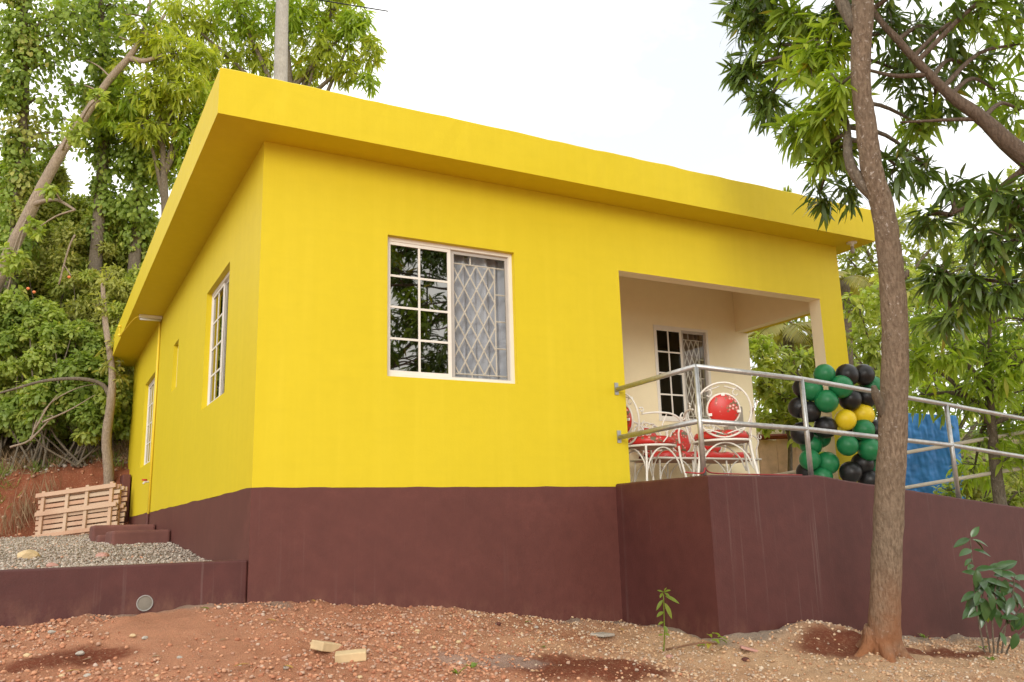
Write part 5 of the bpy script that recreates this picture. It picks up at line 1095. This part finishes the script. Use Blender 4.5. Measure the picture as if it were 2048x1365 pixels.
for k in range(9):
    a = rng.uniform(0, 6.28); leaf_part(weed, wd+np.array([.05*math.cos(a), .05*math.sin(a), .02+.01*k]), (math.cos(a)*1.2+.5, math.sin(a)*.6, .15), (0, 0, 1), .09, .035, 'leaf_mango_mid', .5)
sub(MB().tube(smooth_path([sp[0]+[0.02, -.01, .03], wd+np.array([-.1, 0, .05]), wd+np.array([.05, 0, .03])], 4), .007, 5).build('stem', 'bark_brown', None, True), weed)
# glossy shrub at the lower right
pb = at(1985, 1330, 6.75); pb[2] = gz(pb)-.02
shr = thing('glossy_shrub', 'dark glossy leaved shrub with bare stems at the lower right edge', 'shrub', tuple(pb)); dp = 6.7
stems = [((1975, 1330), (1955, 1230), (1945, 1130), (1940, 1075)), ((1990, 1330), (1985, 1250), (1990, 1180), (2000, 1140)), ((2000, 1335), (2010, 1260), (2025, 1190), (2030, 1150)), ((1985, 1335), (1975, 1270), (1965, 1200), (1970, 1160)), ((1995, 1335), (2000, 1270), (2040, 1220), (2060, 1190)), ((2005, 1335), (2020, 1290), (2050, 1260), (2070, 1230))]
for s in stems: sub(MB().tube(smooth_path([at(u, v, dp) for u, v in s], 4), list(np.linspace(.008, .004, 13)), 6).build('stem', 'bark_grey', None, True), shr)
gl = [(1940, 1078, -40, 18, .13), (1942, 1075, 10, -14, .10), (1945, 1078, 28, 22, .12), (1945, 1080, 42, 10, .11), (1943, 1100, -38, 6, .12), (1946, 1100, 34, 6, .12), (1944, 1118, -20, 8, .09), (1946, 1130, -22, 2, .09), (1950, 1142, 22, -12, .13), (1955, 1140, -8, 40, .13),
      (1975, 1140, 28, -14, .14), (1985, 1142, 40, 12, .15), (1990, 1135, 30, -18, .13), (2000, 1140, 34, -20, .15), (2010, 1145, 40, 16, .15), (1960, 1165, -18, 10, .10), (1970, 1160, 34, 4, .15), (1975, 1175, 30, 18, .14), (1980, 1160, 10, 30, .13), (1955, 1185, -42, 16, .14), (1960, 1190, -36, 40, .16), (1965, 1195, 4, 50, .17),
      (2005, 1170, -26, 20, .14), (2015, 1165, 38, 16, .15), (2020, 1180, 20, 36, .15), (2030, 1160, 36, -8, .14), (2025, 1195, -24, 34, .14), (2035, 1205, 30, 24, .15), (1968, 1215, 12, 34, .12), (1990, 1205, -14, 36, .14), (2000, 1215, 22, 30, .14), (2045, 1225, -10, 34, .14), (2040, 1240, 30, 20, .14), (2010, 1240, 30, 26, .12), (1995, 1180, 30, 2, .14), (1958, 1150, -26, -8, .12)]
gl = gl+[(u_+random.uniform(-14, 14), v_+random.uniform(6, 26), random.uniform(-40, 40), random.uniform(-6, 40), l_*random.uniform(.8, 1.05)) for (u_, v_, _a, _b, l_) in gl[9:]]
for i, (u, v, du, dv, l) in enumerate(gl):
    D = RT*du-UP*dv+(-fw)*rng.uniform(-6, 22); leaf_part(shr, at(u, v, dp+rng.uniform(-.06, .06)), D, np.array([0, 0, 1.])-fw*rng.uniform(.3, 1.1), l*1.08, l*.48, 'leaf_glossy_dark' if i != 28 else 'leaf_sapling', .2)
# stones, tile, bricks, leaves
def rock(name, lab, cat, p, s, mat, group=None, flat=.5, rz=None, cuts=1):
    bm = bmesh.new(); bmesh.ops.create_icosphere(bm, subdivisions=2, radius=1); r_ = random.Random(hash(lab+str(p)) & 0xffff)
    for v in bm.verts:
        v.co *= 1+.16*math.sin(v.co.x*3+r_.random()*.2)+r_.uniform(-.08, .08); v.co.z *= flat; v.co = Vector((v.co.x*s[0], v.co.y*s[1], v.co.z*s[0]))
    me = bpy.data.meshes.new(name); bm.to_mesh(me); bm.free(); o = link(name, me, mat); z = gz(p); o.location = (p[0], p[1], z+s[0]*flat*.35); o.rotation_euler = (0, 0, r_.uniform(0, 6.28) if rz is None else rz); return tag(o, lab, cat, group)
def flatstone(name, lab, cat, p, s, rz, tilt, mat):
    mb = MB(); mb.box((-s[0]/2, -s[1]/2, 0), (s[0]/2, s[1]/2, s[2])); o = mb.build(name, mat, None, bevel=.006); o.location = (p[0], p[1], gz(p)-.01); o.rotation_euler = (tilt[0], tilt[1], rz); return tag(o, lab, cat)
def gpix(u, v):   # where a ray through the photo meets the ground
    lo = 2.
    for k in range(400):
        p = at(u, v, lo)
        if p[2] <= gz(p): return p
        lo += .02
    return p
p = gpix(650, 1302); flatstone('cut_stone', 'cream broken brick piece lying left of its neighbour on the rubble', 'stone', p, (.15, .10, .05), .5, (.1, .2), 'stone_cream')
p = gpix(702, 1322); flatstone('cut_stone', 'cream rectangular cut block lying flat on the rubble', 'stone', p, (.17, .085, .05), -.35, (.12, -.05), 'stone_cream')
p = gpix(1497, 1298); flatstone('floor_tile', 'broken pinkish tile lying below the brown ramp corner', 'tile', p, (.13, .12, .018), .9, (.25, .05), 'stone_pink')
p = gpix(1205, 1270); flatstone('flat_stone', 'flat grey mortar slab at the foot of the plinth', 'stone', p, (.16, .12, .02), .4, (.05, .05), 'stone_grey')
for (u, v, s, mt_, lab) in ((995, 1250, .028, 'stone_dark', 'dark red clod at the foot of the brown plinth'), (1490, 1322, .03, 'stone_dark', 'dark red clod below the broken pink tile'), (1340, 1316, .03, 'stone_pink', 'brown pink stone at the foot of the seedling'), (1330, 1320, .022, 'stone_cream', 'pale pebble at the foot of the seedling'),
                            (730, 1208, .02, 'stone_cream', 'small pale stone against the brown plinth'), (60, 1108, .11, 'stone_cream', 'yellowish rock lying on the grey yard gravel'), (200, 1112, .07, 'stone_pink', 'pinkish rock lying on the grey yard gravel'), (100, 1122, .05, 'stone_pink', 'small reddish rock by the top of the low wall')):
    if v < 1130: p = at(u, v, 8.0 if v > 1110 else 9.0); p[0] = max(min(p[0], -.2), -2.5); p[1] = {60: 2.6, 200: 2.4, 100: 1.6}[u]; p = p+0
    else: p = gpix(u, v)
    rock('stone', lab, 'stone', p, (s, s*.8), mt_)
for k in range(26):
    u = random.uniform(10, 1150); v = random.uniform(1262 if u < 500 else 1255, 1360); p = gpix(u, v); s = random.uniform(.013, .026)
    rock('stone', 'small pale stone lying on the red rubble', 'stone', p, (s, s*.8), random.choice(['stone_cream', 'stone_grey', 'stone_cream']), 'loose pale stones on the red rubble')
for k, (u, v) in enumerate(((400, 1222), (530, 1246), (500, 1340), (1050, 1250), (1235, 1262), (565, 1342), (1090, 1300), (620, 1206), (130, 1352))):
    p = gpix(u, v); fl_ = thing('fallen_leaf', 'single dry yellow leaf fallen on the soil', 'leaf', (p[0], p[1], gz(p)+.012), 'fallen leaves on the soil')
    a = random.uniform(0, 6.28); leaf_part(fl_, (p[0], p[1], gz(p)+.014), (math.cos(a), math.sin(a), .1), (0, 0, 1), .09, .026, 'dry_leaf' if k % 3 else 'leaf_sapling', .15, 'blade')
nl_ = 90; lx = rng.uniform(-1.8, 6.5, nl_); ly = rng.uniform(-2.6, -.15, nl_); ly = np.where(lx > 3, np.minimum(ly, -1.4), ly); lz = ground_z(lx, ly)+.008
ang_ = rng.uniform(0, 6.28, nl_); Dl = np.stack([np.cos(ang_), np.sin(ang_), rng.uniform(-.05, .25, nl_)], 1); ll_ = rng.uniform(.02, .06, nl_)
tag(leaf_mesh('leaf_litter', [[np.stack([lx, ly, lz], 1), Dl, np.array([0, 0, 1.])+.5*rnd(nl_), ll_, ll_*.3, .4*rng.random(nl_)]], 'dead_brush', None), 'scraps of dry leaf litter strewn over the soil in front', 'litter', kind='stuff')
pp = [gpix(u, v) for u, v in ((945, 1340), (915, 1350), (1965, 1300), (1985, 1322), (1850, 1280))]
for k, p in enumerate(pp):
    t = thing('small_weed', ['tiny green weed at the bottom edge beside the dark soil, right one', 'tiny green weed at the bottom edge beside the dark soil, left one', 'tiny weed at the foot of the wall beside the glossy shrub', 'tiny weed at the foot of the glossy shrub', 'tiny weed at the wall foot right of the trunk'][k], 'plant', (p[0], p[1], gz(p)))
    for q in range(9): a = rng.uniform(0, 6.28); leaf_part(t, (p[0]+.01*math.cos(a), p[1]+.01*math.sin(a), gz(p)), (math.cos(a), math.sin(a), rng.uniform(.5, 1.6)), (0, 0, 1), rng.uniform(.03, .06), .016, 'grass_blade', .3)
